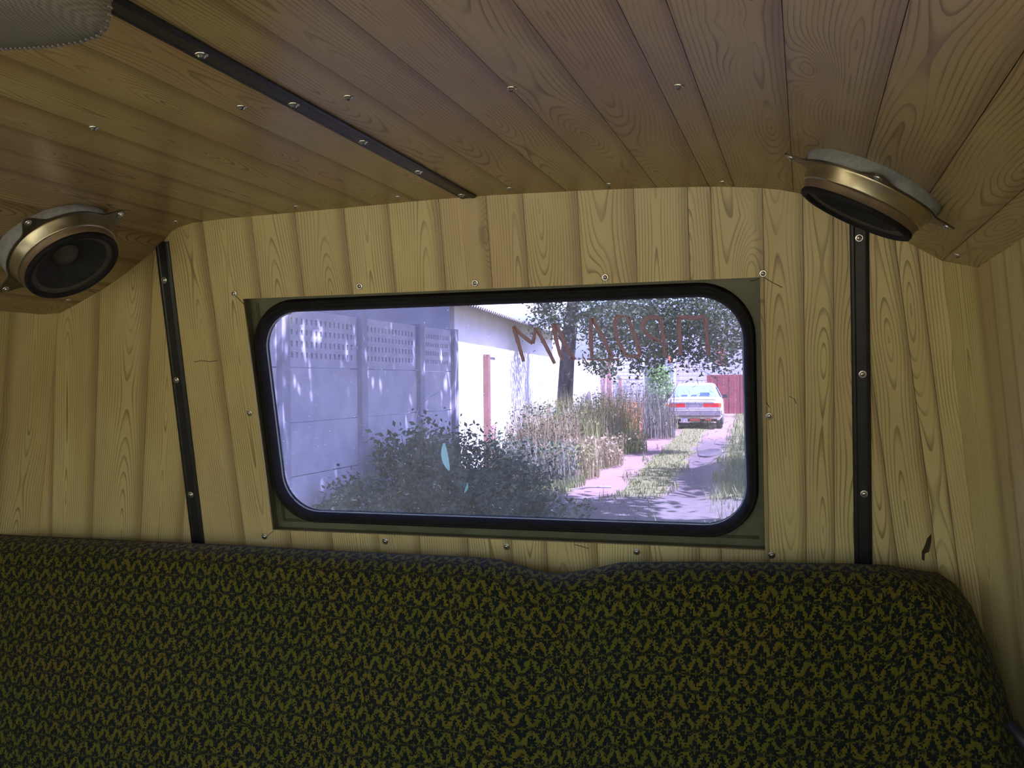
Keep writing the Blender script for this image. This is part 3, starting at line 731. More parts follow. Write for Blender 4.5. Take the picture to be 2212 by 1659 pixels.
# ------------------------------------------------------------------ bench seat backrest
def bench():
    e = empty('bench_seat', (-0.6, 1.3, 0.6)); tag(e, 'long bench seat backrest in green, yellow and black woven fabric', 'seat')
    xs_c = [(-1.62, -0.2735), (-1.403, -0.274), (-0.971, -0.273), (-0.70, -0.2745), (-0.50, -0.274), (-0.46, -0.276), (-0.416, -0.287), (-0.366, -0.2945), (-0.316, -0.284), (-0.267, -0.271), (-0.154, -0.265), (0.05, -0.258), (0.134, -0.2575), (0.18, -0.262), (0.30, -0.27)]
    cxs, czs = zip(*xs_c)
    xr_z = [(-0.9, 0.315), (-0.494, 0.272), (-0.411, 0.2515), (-0.364, 0.2355), (-0.311, 0.2145), (-0.285, 0.196), (-0.268, 0.172), (-0.2585, 0.140)]
    zr, xr = zip(*xr_z)
    NU, NV = 240, 90
    yb = 1.445; V_ = np.zeros((NU + 1, NV + 1, 3)); UV = np.zeros((NU + 1, NV + 1, 2))
    for i in range(NU + 1):
        a = i / NU; a = 1 - (1 - a) ** 1.6                    # finer towards the right end
        x_nom = -1.462 + (0.30 + 1.462) * a
        zc = float(np.interp(x_nom, cxs, czs))
        L = 0; prev = None
        for j in range(NV + 1):
            t = j / NV
            # profile from the back foot over the rounded crest down the leaning front
            R = 0.045
            if t < 0.12: y, dz = yb, -0.45 + (0.45 - R) * t / 0.12
            elif t < 0.34:
                q = (t - 0.12) / 0.22 * math.pi; y, dz = yb - R + R * math.cos(q), -R + R * math.sin(q)
                if q > math.pi / 2: y = yb - R + R * 1.15 * math.cos(q)
            else:
                q = (t - 0.34) / 0.66; y, dz = yb - 2.15 * R - 0.05 * math.sin(q * 1.4) - 0.09 * q, -R - 0.62 * q
            z = zc + dz
            # round the right-hand end
            lim = float(np.interp(z, zr, xr)); x = x_nom
            over = x_nom - (lim - 0.05)
            if over > 0:
                k = min(1.0, over / (0.30 - (lim - 0.05) + 1e-6)); ang = k * math.pi / 2
                x = lim - 0.05 + 0.05 * math.sin(ang); y = y + (yb - 0.02 - y) * (1 - math.cos(ang)) if y < yb - 0.02 else y
            # soft hollows in the upholstery and the crease below the dip
            if t > 0.3:
                q = (t - 0.3) / 0.7
                y += 0.010 * math.exp(-((x + 0.93) / 0.22) ** 2 - ((q - 0.12) / 0.12) ** 2)
                y += 0.016 * math.exp(-((x + 0.36 - 0.10 * q) / 0.055) ** 2) * math.exp(-q * 5)
                y += 0.004 * math.sin(x * 7 + 1.0) * math.sin(q * 6)
            P = np.array((x, y, CZ + z)); V_[i, j] = P
            if prev is not None: L += float(np.linalg.norm(P - prev))
            prev = P; UV[i, j] = (x_nom + 0.02 * math.exp(-((x_nom + 0.36) / 0.07) ** 2) * math.sin(t * 9), L)
    V2 = V_.reshape(-1, 3); idx = lambda i, j: i * (NV + 1) + j
    Fq = [(idx(i, j), idx(i, j + 1), idx(i + 1, j + 1), idx(i + 1, j)) for i in range(NU) for j in range(NV)]
    me = mesh('backrest', V2, Fq, True); Lr = me.uv_layers.new(name='fabric'); U2 = UV.reshape(-1, 2)
    Lr.data.foreach_set('uv', [float(k) for l in me.loops for k in U2[l.vertex_index]])
    link('backrest', me, M['seat'], e)
    # the cushion below, just out of the picture
    b = MB(); pr = [(1.36, -0.80), (1.30, -0.70), (1.10, -0.685), (0.92, -0.69), (0.88, -0.72), (0.88, -0.85)]
    v = [(x, y, CZ + z) for x in (-1.44, 0.24) for y, z in pr]; k = len(pr)
    me = mesh('seat_cushion', v, [(i, i + 1, k + i + 1, k + i) for i in range(k - 1)] + [tuple(range(k)), tuple(range(k, 2 * k))[::-1]])
    Lr = me.uv_layers.new(name='fabric'); Lr.data.foreach_set('uv', [c for l in me.loops for c in (me.vertices[l.vertex_index].co.x, me.vertices[l.vertex_index].co.y)])
    link('seat_cushion', me, M['seat'], e)
    bx = MB().box((-0.64, 1.12, 0.665), (1.6, 0.42, 0.25)); bx.build('seat_base', M['shell'], e)
    # end bracket at the right, lower corner of the frame
    br = MB(); pts_ = [at_y(2160, 1560, 1.25), at_y(2190, 1600, 1.24), at_y(2215, 1650, 1.23), at_y(2240, 1720, 1.22)]
    br.tube([p + Vector((0.012, 0, 0)) for p in pts_], 0.008, 8); br.build('side_bracket', M['black'], e, True)
bench()

# ------------------------------------------------------------------ grey padded cover hanging at the ceiling
def pad():
    e = empty('padded_cover', (-0.53, 0.43, CZ + 0.28)); tag(e, 'grey stitched fabric pad hanging below the ceiling beside the centre strip', 'pad')
    mt, b, g = new_mat('grey_woven_cloth', (0.3, 0.3, 0.29), 0.9, 0, 0.2)
    o = g.sep(g.obj())
    wv = g.mul(g.m('SINE', g.mul(o[0], 2600.0)), g.m('SINE', g.mul(o[2], 2600.0)))
    c = g.mix(g.ss(wv, -0.6, 0.6), (0.095, 0.09, 0.082), (0.14, 0.134, 0.124)); g.l.new(c, b.inputs['Base Color'])
    g.l.new(g.bump(wv, 0.4, 0.0006), b.inputs['Normal'])
    Yp = 0.43
    edge = [at_y(x, y, Yp) for x, y in ((-330, 60), (-200, 92), (-80, 106), (0, 108), (60, 106), (120, 102), (180, 92), (215, 80), (234, 62), (240, 35), (241, 0), (241, -60))]
    top = CZ + 0.282; v, f = [], []; rows = [(-0.060, 0.80), (-0.050, 0.90), (-0.035, 0.95), (-0.012, 0.985), (0.0, 1.0), (0.006, 0.97)]
    cxp = -0.53; n_ = len(edge)
    for dy, k in rows:
        for p in edge: v.append((cxp + (p.x - cxp) * k, Yp + dy, top + (p.z - top) * k))
    for i in range(len(rows) - 1):
        for j in range(n_ - 1): f.append((i * n_ + j, i * n_ + j + 1, (i + 1) * n_ + j + 1, (i + 1) * n_ + j))
    for i in (0, len(rows) - 1):
        c0 = len(v); v.append((cxp, Yp + rows[i][0] + (-0.006 if i == 0 else 0.008), top - 0.03))
        for j in range(n_ - 1): f.append((i * n_ + j, i * n_ + j + 1, c0))
        c1 = len(v); v.append((cxp, Yp + rows[i][0], top + 0.0)); f += [(i * n_, c0, c1), (i * n_ + n_ - 1, c0, c1)]
    me = mesh('fabric_body', v, f, True); link('fabric_body', me, mt, e)
    st = MB()
    pe = []
    for a, b_ in zip(edge[:-1], edge[1:]):
        k = max(2, int((b_ - a).length / 0.0032)); pe += [a.lerp(b_, i / k) for i in range(k)]
    for p in pe[::1]:
        if p.z < top: st.box((p.x, Yp - 0.001, p.z), (0.0011, 0.003, 0.0011))
    st.build('edge_stitching', new_mat('stitch_thread', (0.17, 0.15, 0.15), 0.8)[0], e)
pad()

# ================================================================== OUTSIDE
def gz(y): return 0.0 if y < 10 else 0.2 * min(1.0, (y - 10) / 18.0) + (0.1 * min(1, (y - 28) / 14) if y > 28 else 0)
def track_x(y): return -3.05 - (y - 14) * 0.058
def ground_mat():
    mt, b, g = new_mat('ground_dirt_and_turf', (0.2, 0.18, 0.1), 0.95, 0, 0.15)
    o = g.sep(g.obj()); x, y = o[0], o[1]
    tx = g.sub(-3.05, g.mul(g.sub(y, 14.0), 0.058))
    wob = g.mul(g.sub(g.noise(g.vec(x, y), 0.9, 4.0), 0.5), 0.5)
    dx = g.add(g.sub(x, tx), wob)
    e1 = g.ss(g.m('ABSOLUTE', dx), 0.42, 0.26); e2 = g.ss(g.m('ABSOLUTE', g.sub(dx, 1.45)), 0.46, 0.28)
    dirt = g.m('MAXIMUM', e1, e2)
    fg = g.mul(g.ss(g.add(y, g.mul(wob, 2.0)), 13.8, 12.9), g.ss(y, 2.0, 5.0))
    
    n = g.noise(g.vec(x, y), 5.0, 5.0)
    cd_ = g.mix(n, (0.190, 0.118, 0.098), (0.25, 0.165, 0.145))
    wet_shade = g.mul(g.ss(dx, 0.95, 1.2), g.ss(y, 27.0, 23.0))          # damp mud in the right-hand rut, darkened further as tree shade
    cd_ = g.mix(g.mul(wet_shade, 0.85), cd_, (0.085, 0.070, 0.066))
    cg_ = g.mix(n, (0.110, 0.112, 0.040), (0.175, 0.160, 0.070))
    shaded_soil = g.mix(n, (0.075, 0.062, 0.055), (0.16, 0.135, 0.12))  # dark foreground soil, colour deepened to carry the tree shade
    bounce_ground = g.mix(n, (0.165, 0.152, 0.12), (0.215, 0.20, 0.16))      # unseen ground before the cab, paled to bounce light into the van
    g.l.new(g.mix(g.ss(g.add(y, wob), 1.5, 0.0), g.mix(fg, g.mix(dirt, cg_, cd_), shaded_soil), bounce_ground), b.inputs['Base Color'])
    g.l.new(g.bump(n, 0.6, 0.05), b.inputs['Normal'])
    return mt
xs = [-60, -30, -15] + [-10 + 0.5 * i for i in range(41)] + [15, 30, 60]; ys = [-40, -20, -8] + [-4 + 0.6 * i for i in range(90)] + [60, 80, 120]
V_ = []
for y in ys:
    for x in xs:
        z = gz(y)
        if -10 < x < 10 and -4 < y < 50:
            d1 = min(abs(x - track_x(y)), abs(x - track_x(y) - 1.45)); z -= 0.05 * math.exp(-(d1 / 0.3) ** 2); z += random.uniform(-0.012, 0.012)
        V_.append((x, y, z))
nx_ = len(xs)
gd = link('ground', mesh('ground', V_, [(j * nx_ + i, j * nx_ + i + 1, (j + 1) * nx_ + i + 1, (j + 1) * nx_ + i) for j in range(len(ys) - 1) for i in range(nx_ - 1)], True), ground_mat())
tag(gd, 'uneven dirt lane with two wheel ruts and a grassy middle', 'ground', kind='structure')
# puddle in the right-hand rut
pv = [(track_x(21) + 1.45 + 0.26 * math.cos(a) * (1 + .2 * math.sin(3 * a)), 21.0 + 1.3 * math.sin(a) * (1 + .15 * math.cos(2 * a)), gz(21) - 0.022) for a in [2 * math.pi * k / 28 for k in range(28)]]
pv2 = [(p[0], p[1], p[2] - 0.06) for p in pv]
tag(link('puddle', mesh('puddle', pv + pv2, [tuple(range(28))] + [(i, 28 + i, 28 + (i + 1) % 28, (i + 1) % 28) for i in range(28)]), new_mat('puddle_water', (0.05, 0.05, 0.055), 0.06, 0, 0.9)[0]), 'shallow puddle lying in the right-hand wheel rut', 'puddle')

# ---------------------------------------------------------------- foliage tools
def leaves(pos, size, aspect=0.55, up=0.3, sag=0.25):
    """pos (n,3) -> folded four-triangle leaves as arrays"""
    n = len(pos); d = rng.normal(size=(n, 3)); d[:, 2] = d[:, 2] * 0.6 + up; d /= np.linalg.norm(d, axis=1)[:, None]
    q = rng.normal(size=(n, 3)); s = np.cross(d, q); s /= np.linalg.norm(s, axis=1)[:, None]; nn = np.cross(s, d)
    L = size * rng.uniform(0.6, 1.3, n)[:, None]; Wd = L * aspect * 0.5
    base = pos; mid = pos + d * L * 0.5 - nn * L * 0.08; tip = pos + d * L - nn * L * sag * 0.5
    V = np.stack([base, mid + s * Wd, tip, mid - s * Wd], 1).reshape(-1, 3)
    i = np.arange(n)[:, None] * 4
    return V, np.concatenate([i + [0, 1, 2], i + [0, 2, 3]], 1).reshape(-1, 3)
def blades(pos, h, wd, lean=0.35, seg=3):
    n = len(pos); a = rng.uniform(0, 2 * math.pi, n); H = h * rng.uniform(0.5, 1.25, n); ln = rng.uniform(0.05, lean, n) * H
    side = np.stack([-np.sin(a), np.cos(a), np.zeros(n)], 1); dirv = np.stack([np.cos(a), np.sin(a), np.zeros(n)], 1)
    rows = []
    for k in range(seg + 1):
        t = k / seg; c = pos + dirv * (ln * t * t)[:, None] + np.array([0, 0, 1.0]) * (H * t)[:, None]
        w_ = wd * (1 - t * 0.92)
        rows += [c - side * w_ / 2, c + side * w_ / 2]
    V = np.stack(rows, 1).reshape(-1, 3); m_ = 2 * (seg + 1); i = np.arange(n)[:, None] * m_
    F_ = np.concatenate([i + [2 * k, 2 * k + 1, 2 * k + 3, 2 * k + 2] for k in range(seg)], 1).reshape(-1, 4)
    return V, F_
def foliage(name, V, F_, mat, parent=None): return link(name, np_mesh(name, V, F_), mat, parent)
LM = {
    'bush': leaf_mat('bush_leaves', (0.035, 0.058, 0.030), (0.07, 0.10, 0.048), 0.22),
    'hang': leaf_mat('tree_leaves', (0.030, 0.045, 0.018), (0.06, 0.08, 0.03), 0.22),
    'ivy': leaf_mat('bright_shrub_leaves', (0.12, 0.22, 0.06), (0.30, 0.42, 0.16), 0.35),
    'weed_y': leaf_mat('yellow_green_weeds', (0.14, 0.17, 0.045), (0.27, 0.27, 0.085), 0.3),
    'weed_b': leaf_mat('dry_brown_weeds', (0.22, 0.175, 0.09), (0.34, 0.26, 0.15), 0.25),
    'weed_g': leaf_mat('grey_weeds', (0.12, 0.115, 0.09), (0.21, 0.185, 0.155), 0.25),
    'weed_r': leaf_mat('rusty_weeds', (0.45, 0.16, 0.08), (0.50, 0.26, 0.13), 0.25),
    'grass': leaf_mat('lane_grass', (0.11, 0.14, 0.04), (0.20, 0.21, 0.08), 0.3),
    'shade': leaf_mat('shade_tree_leaves', (0.06, 0.09, 0.03), (0.12, 0.16, 0.06), 0.3),
}
BARK = noisy('grey_bark', (0.055, 0.045, 0.045), (0.13, 0.11, 0.11), 9, 0.95, 0.6, stretch=(1, 1, 0.2), bdist=0.03)
STEM = new_mat('weed_stems', (0.16, 0.12, 0.06), 0.9)[0]

# ---------------------------------------------------------------- concrete panel fence
CONC = noisy('pale_concrete', (0.40, 0.39, 0.40), (0.33, 0.325, 0.34), 3.5, 0.9, 0.15, 6)
CONC_D = noisy('concrete_posts', (0.28, 0.275, 0.30), (0.22, 0.22, 0.24), 4, 0.9, 0.15, 6)
FX = -4.9
fence = empty('concrete_fence', (FX, 9, 0)); tag(fence, 'grey precast concrete panel fence with perforated top panels, left of the lane', 'fence')
posts = [4.67, 6.38, 8.09, 9.80, 11.51, 12.78]
rows = [(0.20, 0.735), (0.745, 1.275), (1.285, 1.825)]
for y in posts:
    MB().box((FX + 0.01, y, 1.22), (0.15, 0.15, 2.44)).build('post', CONC_D, fence)
for a, b in zip(posts[:-1], posts[1:]):
    ya, yb = a + 0.05, b - 0.05
    for z0, z1 in rows:
        p = MB().box((FX, (ya + yb) / 2, (z0 + z1) / 2), (0.05, yb - ya, z1 - z0)); p.build('panel', CONC, fence)
    # perforated top panel: a grid of small upright slots
    g_ = MB(); z0, z1 = 1.835, 2.42; nsl = 14; y0s, y1s = ya + 0.16, yb - 0.16; zs = [1.93, 1.985, 2.04, 2.10, 2.16, 2.215, 2.27, 2.33]
    ysl = [y0s + (y1s - y0s) * k / (nsl - 1) for k in range(nsl)]; hw = (y1s - y0s) / nsl * 0.19
    cells_y = [ya] + sum([[y - hw, y + hw] for y in ysl], []) + [yb]; cells_z = [z0, zs[0], zs[1], zs[2], zs[3], zs[4], zs[5], zs[6], zs[7], z1]
    for i in range(len(cells_y) - 1):
        for j in range(len(cells_z) - 1):
            if i % 2 == 1 and j in (1, 3, 5, 7): continue
            yy0, yy1, q0, q1 = cells_y[i], cells_y[i + 1], cells_z[j], cells_z[j + 1]
            g_.box((FX, (yy0 + yy1) / 2, (q0 + q1) / 2), (0.05, yy1 - yy0, q1 - q0))
    g_.build('perforated_panel', CONC, fence)

# ---------------------------------------------------------------- whitewashed garage behind the end of the fence
def corrugated(a, b, down, lam, amp, thick, n_per=6):
    """corrugated sheet between points a and b (its upper edge) running down by vector down"""
    a, b, down = Vector(a), Vector(b), Vector(down); L = (b - a).length; t = (b - a).normalized(); nn = t.cross(down).normalized()
    if nn.z < 0: nn = -nn
    k = int(L / lam * n_per); v = []; f = []
    for i in range(k + 1):
        s = L * i / k; h = amp * math.cos(2 * math.pi * s / lam)
        for q in (0, 1):
            p = a + t * s + down * q + nn * h; v += [p, p - nn * thick]
    for i in range(k):
        c = i * 4; d = c + 4
        f += [(c, c + 2, d + 2, d), (c + 1, d + 1, d + 3, c + 3), (c + 2, c + 3, d + 3, d + 2), (c, d, d + 1, c + 1)]
    return v, f
WHITE = noisy('whitewashed_plaster', (0.86, 0.84, 0.80), (0.80, 0.785, 0.74), 2.2, 0.9, 0.2, 6)
GREYP = noisy('grey_plaster', (0.36, 0.35, 0.36), (0.30, 0.29, 0.31), 1.5, 0.9, 0.15, 6)
SLATE = noisy('asbestos_slate', (0.24, 0.22, 0.215), (0.18, 0.165, 0.165), 4, 0.85)
gar = empty('garage', (-7.5, 19, 0)); tag(gar, 'whitewashed garage wall with corrugated slate eave beyond the fence', 'building')
Wa, Wb = Vector((-5.497, 14.3, 0)), Vector((-6.72, 25.4, 0))
wd_ = (Wb - Wa).normalized(); wn = Vector((wd_.y, -wd_.x, 0))      # outward, towards the lane
HW = 3.05
def wall_box(P, Q, z0, z1, th=0.25):
    n_ = Vector(((Q - P).y, -(Q - P).x, 0)).normalized() * -th
    v = [Vector((p.x, p.y, z)) for z in (z0, z1) for p in (P, Q, Q + n_, P + n_)]
    return v, [(0, 1, 5, 4), (1, 2, 6, 5), (2, 3, 7, 6), (3, 0, 4, 7), (4, 5, 6, 7), (0, 3, 2, 1)]
MB().add(*wall_box(Wa, Wb, 0, HW)).build('side_wall', WHITE, gar)
Wc = Wa + Vector((-7.5, -0.5, 0))
MB().add(*wall_box(Wc, Wa - wd_ * 0.03 + wn * 0.005, 0, HW + 0.2)).build('end_wall', GREYP, gar)
ov = 0.34
ea, eb = Wa + wn * ov - wd_ * 0.25, Wb + wn * ov + wd_ * 0.3
def eave_z(px_x, px_y):
    d = ray(px_x, px_y); k = ((ea - EYE).dot(wn)) / d.dot(wn); return EYE + d * k
_e0, _e1 = eave_z(1018, 658), eave_z(1192, 718)
def ez(P): t = (P - _e0).dot(wd_) / (_e1 - _e0).dot(wd_); return _e0.z + (_e1.z - _e0.z) * t
up_ = -wn * 3.2 + Vector((0, 0, 1.15))
za, zb = ez(ea), ez(eb)
A0 = Vector((ea.x, ea.y, za)) + up_; B0 = Vector((eb.x, eb.y, zb)) + up_
v, f = corrugated(A0, B0, -up_, 0.17, 0.028, 0.008)
MB().add(v, f).build('slate_roof', SLATE, gar, True)
# narrow door with its brown jamb
def on_wall(px_x):
    d = ray(px_x, 820); k = ((Wa - EYE).dot(wn)) / d.dot(wn); return EYE + d * k
p0, p1 = on_wall(1049), on_wall(1067); p0.z = p1.z = 0
def slab(P, Q, z0, z1, off, th):
    n_ = wn; a = P + n_ * off; b = Q + n_ * off
    v = [Vector((p.x, p.y, z)) for z in (z0, z1) for p in (a, b, b - n_ * th, a - n_ * th)]
    return v, [(0, 1, 5, 4), (1, 2, 6, 5), (2, 3, 7, 6), (3, 0, 4, 7), (4, 5, 6, 7), (0, 3, 2, 1)]
MB().add(*slab(p0, p1, 0.85, 2.16, 0.03, 0.06)).build('door_leaf', noisy('pale_blue_door', (0.55, 0.55, 0.62), (0.48, 0.48, 0.56), 3, 0.7), gar)
MB().add(*slab(p0, p1, 0.1, 0.85, 0.03, 0.06)).build('door_base', noisy('faded_red_paint', (0.42, 0.19, 0.16), (0.48, 0.28, 0.24), 5, 0.8), gar)
j0, j1 = on_wall(1043.5), on_wall(1048.5); j0.z = j1.z = 0
MB().add(*slab(j0, j1, 0.0, 2.2, 0.10, 0.12)).build('door_jamb', noisy('brown_jamb', (0.16, 0.07, 0.05), (0.22, 0.10, 0.08), 6, 0.7), gar)
MB().add(*slab(j0, p1, 2.16, 2.24, 0.06, 0.08)).build('lintel', WHITE, gar)

# ---------------------------------------------------------------- bright roof further back
rf = empty('far_shed', (-9, 36, 0)); tag(rf, 'far shed with a bright ribbed metal roof above the garage eave', 'building')
a, b = at_y(985, 688, 33.0), at_y(1225, 680, 35.5)
MET = noisy('pale_roof_metal', (0.78, 0.78, 0.80), (0.70, 0.70, 0.72), 3, 0.5)
upv = Vector((-0.2, 3.2, 1.5))
v, f = corrugated(a + upv, b + upv, -upv, 0.15, 0.022, 0.006); MB().add(v, f).build('metal_roof', MET, rf, True)
q = MB(); q.add(*wall_box(Vector((a.x, a.y + 0.25, 0)), Vector((b.x, b.y + 0.25, 0)), 0, a.z - 0.05)); q.build('front_wall', WHITE, rf)

# ---------------------------------------------------------------- white shed and pink posts in the middle distance
shed = empty('white_shed', (-9, 32, 0)); tag(shed, 'white block shed behind the weeds in the middle distance', 'building')
BLK = noisy('white_blocks', (0.78, 0.77, 0.75), (0.70, 0.69, 0.68), 5, 0.9)
GROUT = new_mat('pale_mortar', (0.50, 0.49, 0.48), 0.95)[0]
Ys = 30.0
def block_wall(parent, pxl, pxr, y_top_px, Y, bw, bh, mat, z_low, skip=None, dep=0.12):
    a, b = at_y(pxl, 822, Y), at_y(pxr, 822, Y); zt = at_y((pxl + pxr) / 2, y_top_px, Y).z
    MB().box(((a.x + b.x) / 2, Y + dep / 2 + 0.012, (zt + 0) / 2), (b.x - a.x, dep, zt)).build('mortar_core', GROUT, parent)
    bm_ = {}; r_ = 0; z = zt - bh
    while z > z_low:
        x = a.x - (bw / 2 if r_ % 2 else 0)
        while x < b.x - 0.02:
            x0, x1 = max(x + 0.006, a.x), min(x + bw - 0.006, b.x)
            if x1 - x0 > 0.03 and not (skip and skip(x0, x1, z, z + bh)):
                key = round(x1 - x0, 3)
                if key not in bm_:
                    mm = MB().box((0, 0, 0), (x1 - x0, 0.06, bh - 0.012)).me('block'); mm.materials.append(mat); bm_[key] = mm
                o = bpy.data.objects.new('block', bm_[key]); col.objects.link(o); o.parent = parent
                o.location = Vector(((x0 + x1) / 2, Y + 0.02 + random.uniform(-0.004, 0.004), z + bh / 2)) - parent.location
            x += bw
        z -= bh; r_ += 1
block_wall(shed, 1322, 1391, 772, Ys, 0.39, 0.118, BLK, 0.75)
# the shed's flank catches the sun; boards of the lean-to left of it
aL = at_y(1236, 822, 28.5); bL = at_y(1300, 822, 29.5)
BRD = noisy('white_boards', (0.78, 0.74, 0.72), (0.68, 0.63, 0.62), 2, 0.8, stretch=(6, 6, 0.6))
nb = 8
lean = empty('plank_fence', (aL.x, aL.y, 0)); tag(lean, 'white plank screen right of the tree trunk', 'fence')
for k in range(nb):
    p = aL.lerp(bL, k / nb); q = aL.lerp(bL, (k + 0.93) / nb); zt = at_y(1270, 777, 29).z + random.uniform(-0.03, 0.03)
    MB().add(*wall_box(Vector((p.x, p.y, 0)), Vector((q.x, q.y, 0)), 0.1, zt, 0.04)).build('plank', BRD, lean)
PINK = noisy('pink_painted_steel', (0.62, 0.27, 0.26), (0.52, 0.22, 0.22), 5, 0.6)
def post_thing(name, pxa, pxb, ytop, Y, label, mat=PINK):
    a, b = at_y(pxa, 822, Y), at_y(pxb, 822, Y); zt = at_y(pxa, ytop, Y).z
    e = empty(name, ((a.x + b.x) / 2, Y, gz(Y))); tag(e, label, 'post')
    wd0 = b.x - a.x
    MB().box(((a.x + b.x) / 2, Y, zt / 2), (wd0, wd0, zt)).build('shaft', mat, e)
    MB().box(((a.x + b.x) / 2, Y, zt + 0.01), (wd0 * 1.12, wd0 * 1.12, 0.03)).build('cap', mat, e)
post_thing('gate_post', 1311, 1322, 778, 28.6, 'taller pinkish red gate post before the white shed')
post_thing('gate_post', 1298, 1309, 800, 28.9, 'paler pink gate post left of the taller red one', noisy('pale_pink_steel', (0.66, 0.40, 0.38), (0.58, 0.33, 0.32), 5, 0.6))
post_thing('fence_post', 1337, 1343, 818, 27.5, 'thin short reddish post in front of the white shed')

# ---------------------------------------------------------------- silicate-block house behind the car with its red gate
house = empty('block_house', (-5, 41, 0)); tag(house, 'pale block house wall behind the parked car', 'building')
BLK2 = noisy('silicate_blocks', (0.56, 0.53, 0.54), (0.48, 0.45, 0.47), 4, 0.9)
Yh = 41.0
wa = at_y(1547, 788, Yh); wb = at_y(1566, 742, Yh)
block_wall(house, 1456, 1640, 690, Yh, 0.40, 0.185, BLK2, 1.25, lambda x0, x1, z0, z1: x1 > wa.x - 0.02 and x0 < wb.x + 0.02 and z1 > wa.z - 0.02 and z0 < wb.z)
RED = noisy('red_brown_paint', (0.30, 0.07, 0.065), (0.24, 0.055, 0.055), 4, 0.6)
f_ = MB().box(((wa.x + wb.x) / 2, Yh + 0.03, (wa.z + wb.z) / 2), (wb.x - wa.x, 0.06, wb.z - wa.z)); f_.build('window_shutter', noisy('red_shutter', (0.55, 0.20, 0.18), (0.45, 0.16, 0.15), 4, 0.6), house)
pc = at_y(1449, 800, Yh - 0.6)
MB().box((pc.x, Yh - 0.5, (pc.z + 1.2) / 2), (0.30, 0.9, pc.z + 0.7)).build('corner_pier', GREYP, house)
gate = empty('red_gate', (-2.5, 38.5, 0)); tag(gate, 'dark red sheet-metal gate right of the parked car', 'gate')
ga, gb = at_y(1527, 810, 38.5), at_y(1650, 812, 38.5); nb = 10
for k in range(nb):
    x0, x1 = ga.x + (gb.x - ga.x) * k / nb, ga.x + (gb.x - ga.x) * (k + 0.97) / nb
    MB().box(((x0 + x1) / 2, 38.5 + (0.015 if k % 2 else 0), (ga.z + 0.35) / 2), (x1 - x0, 0.03, ga.z - 0.35)).build('sheet', RED, gate)
MB().box(((ga.x + gb.x) / 2, 38.54, ga.z - 0.12), (gb.x - ga.x, 0.04, 0.05)).build('rail', RED, gate)
lamp = at_y(1446, 776, 39.6)
o = MB().box(tuple(lamp), (0.10, 0.10, 0.34)).build('marker', new_mat('orange_paint', (0.85, 0.22, 0.08), 0.6)[0], house)

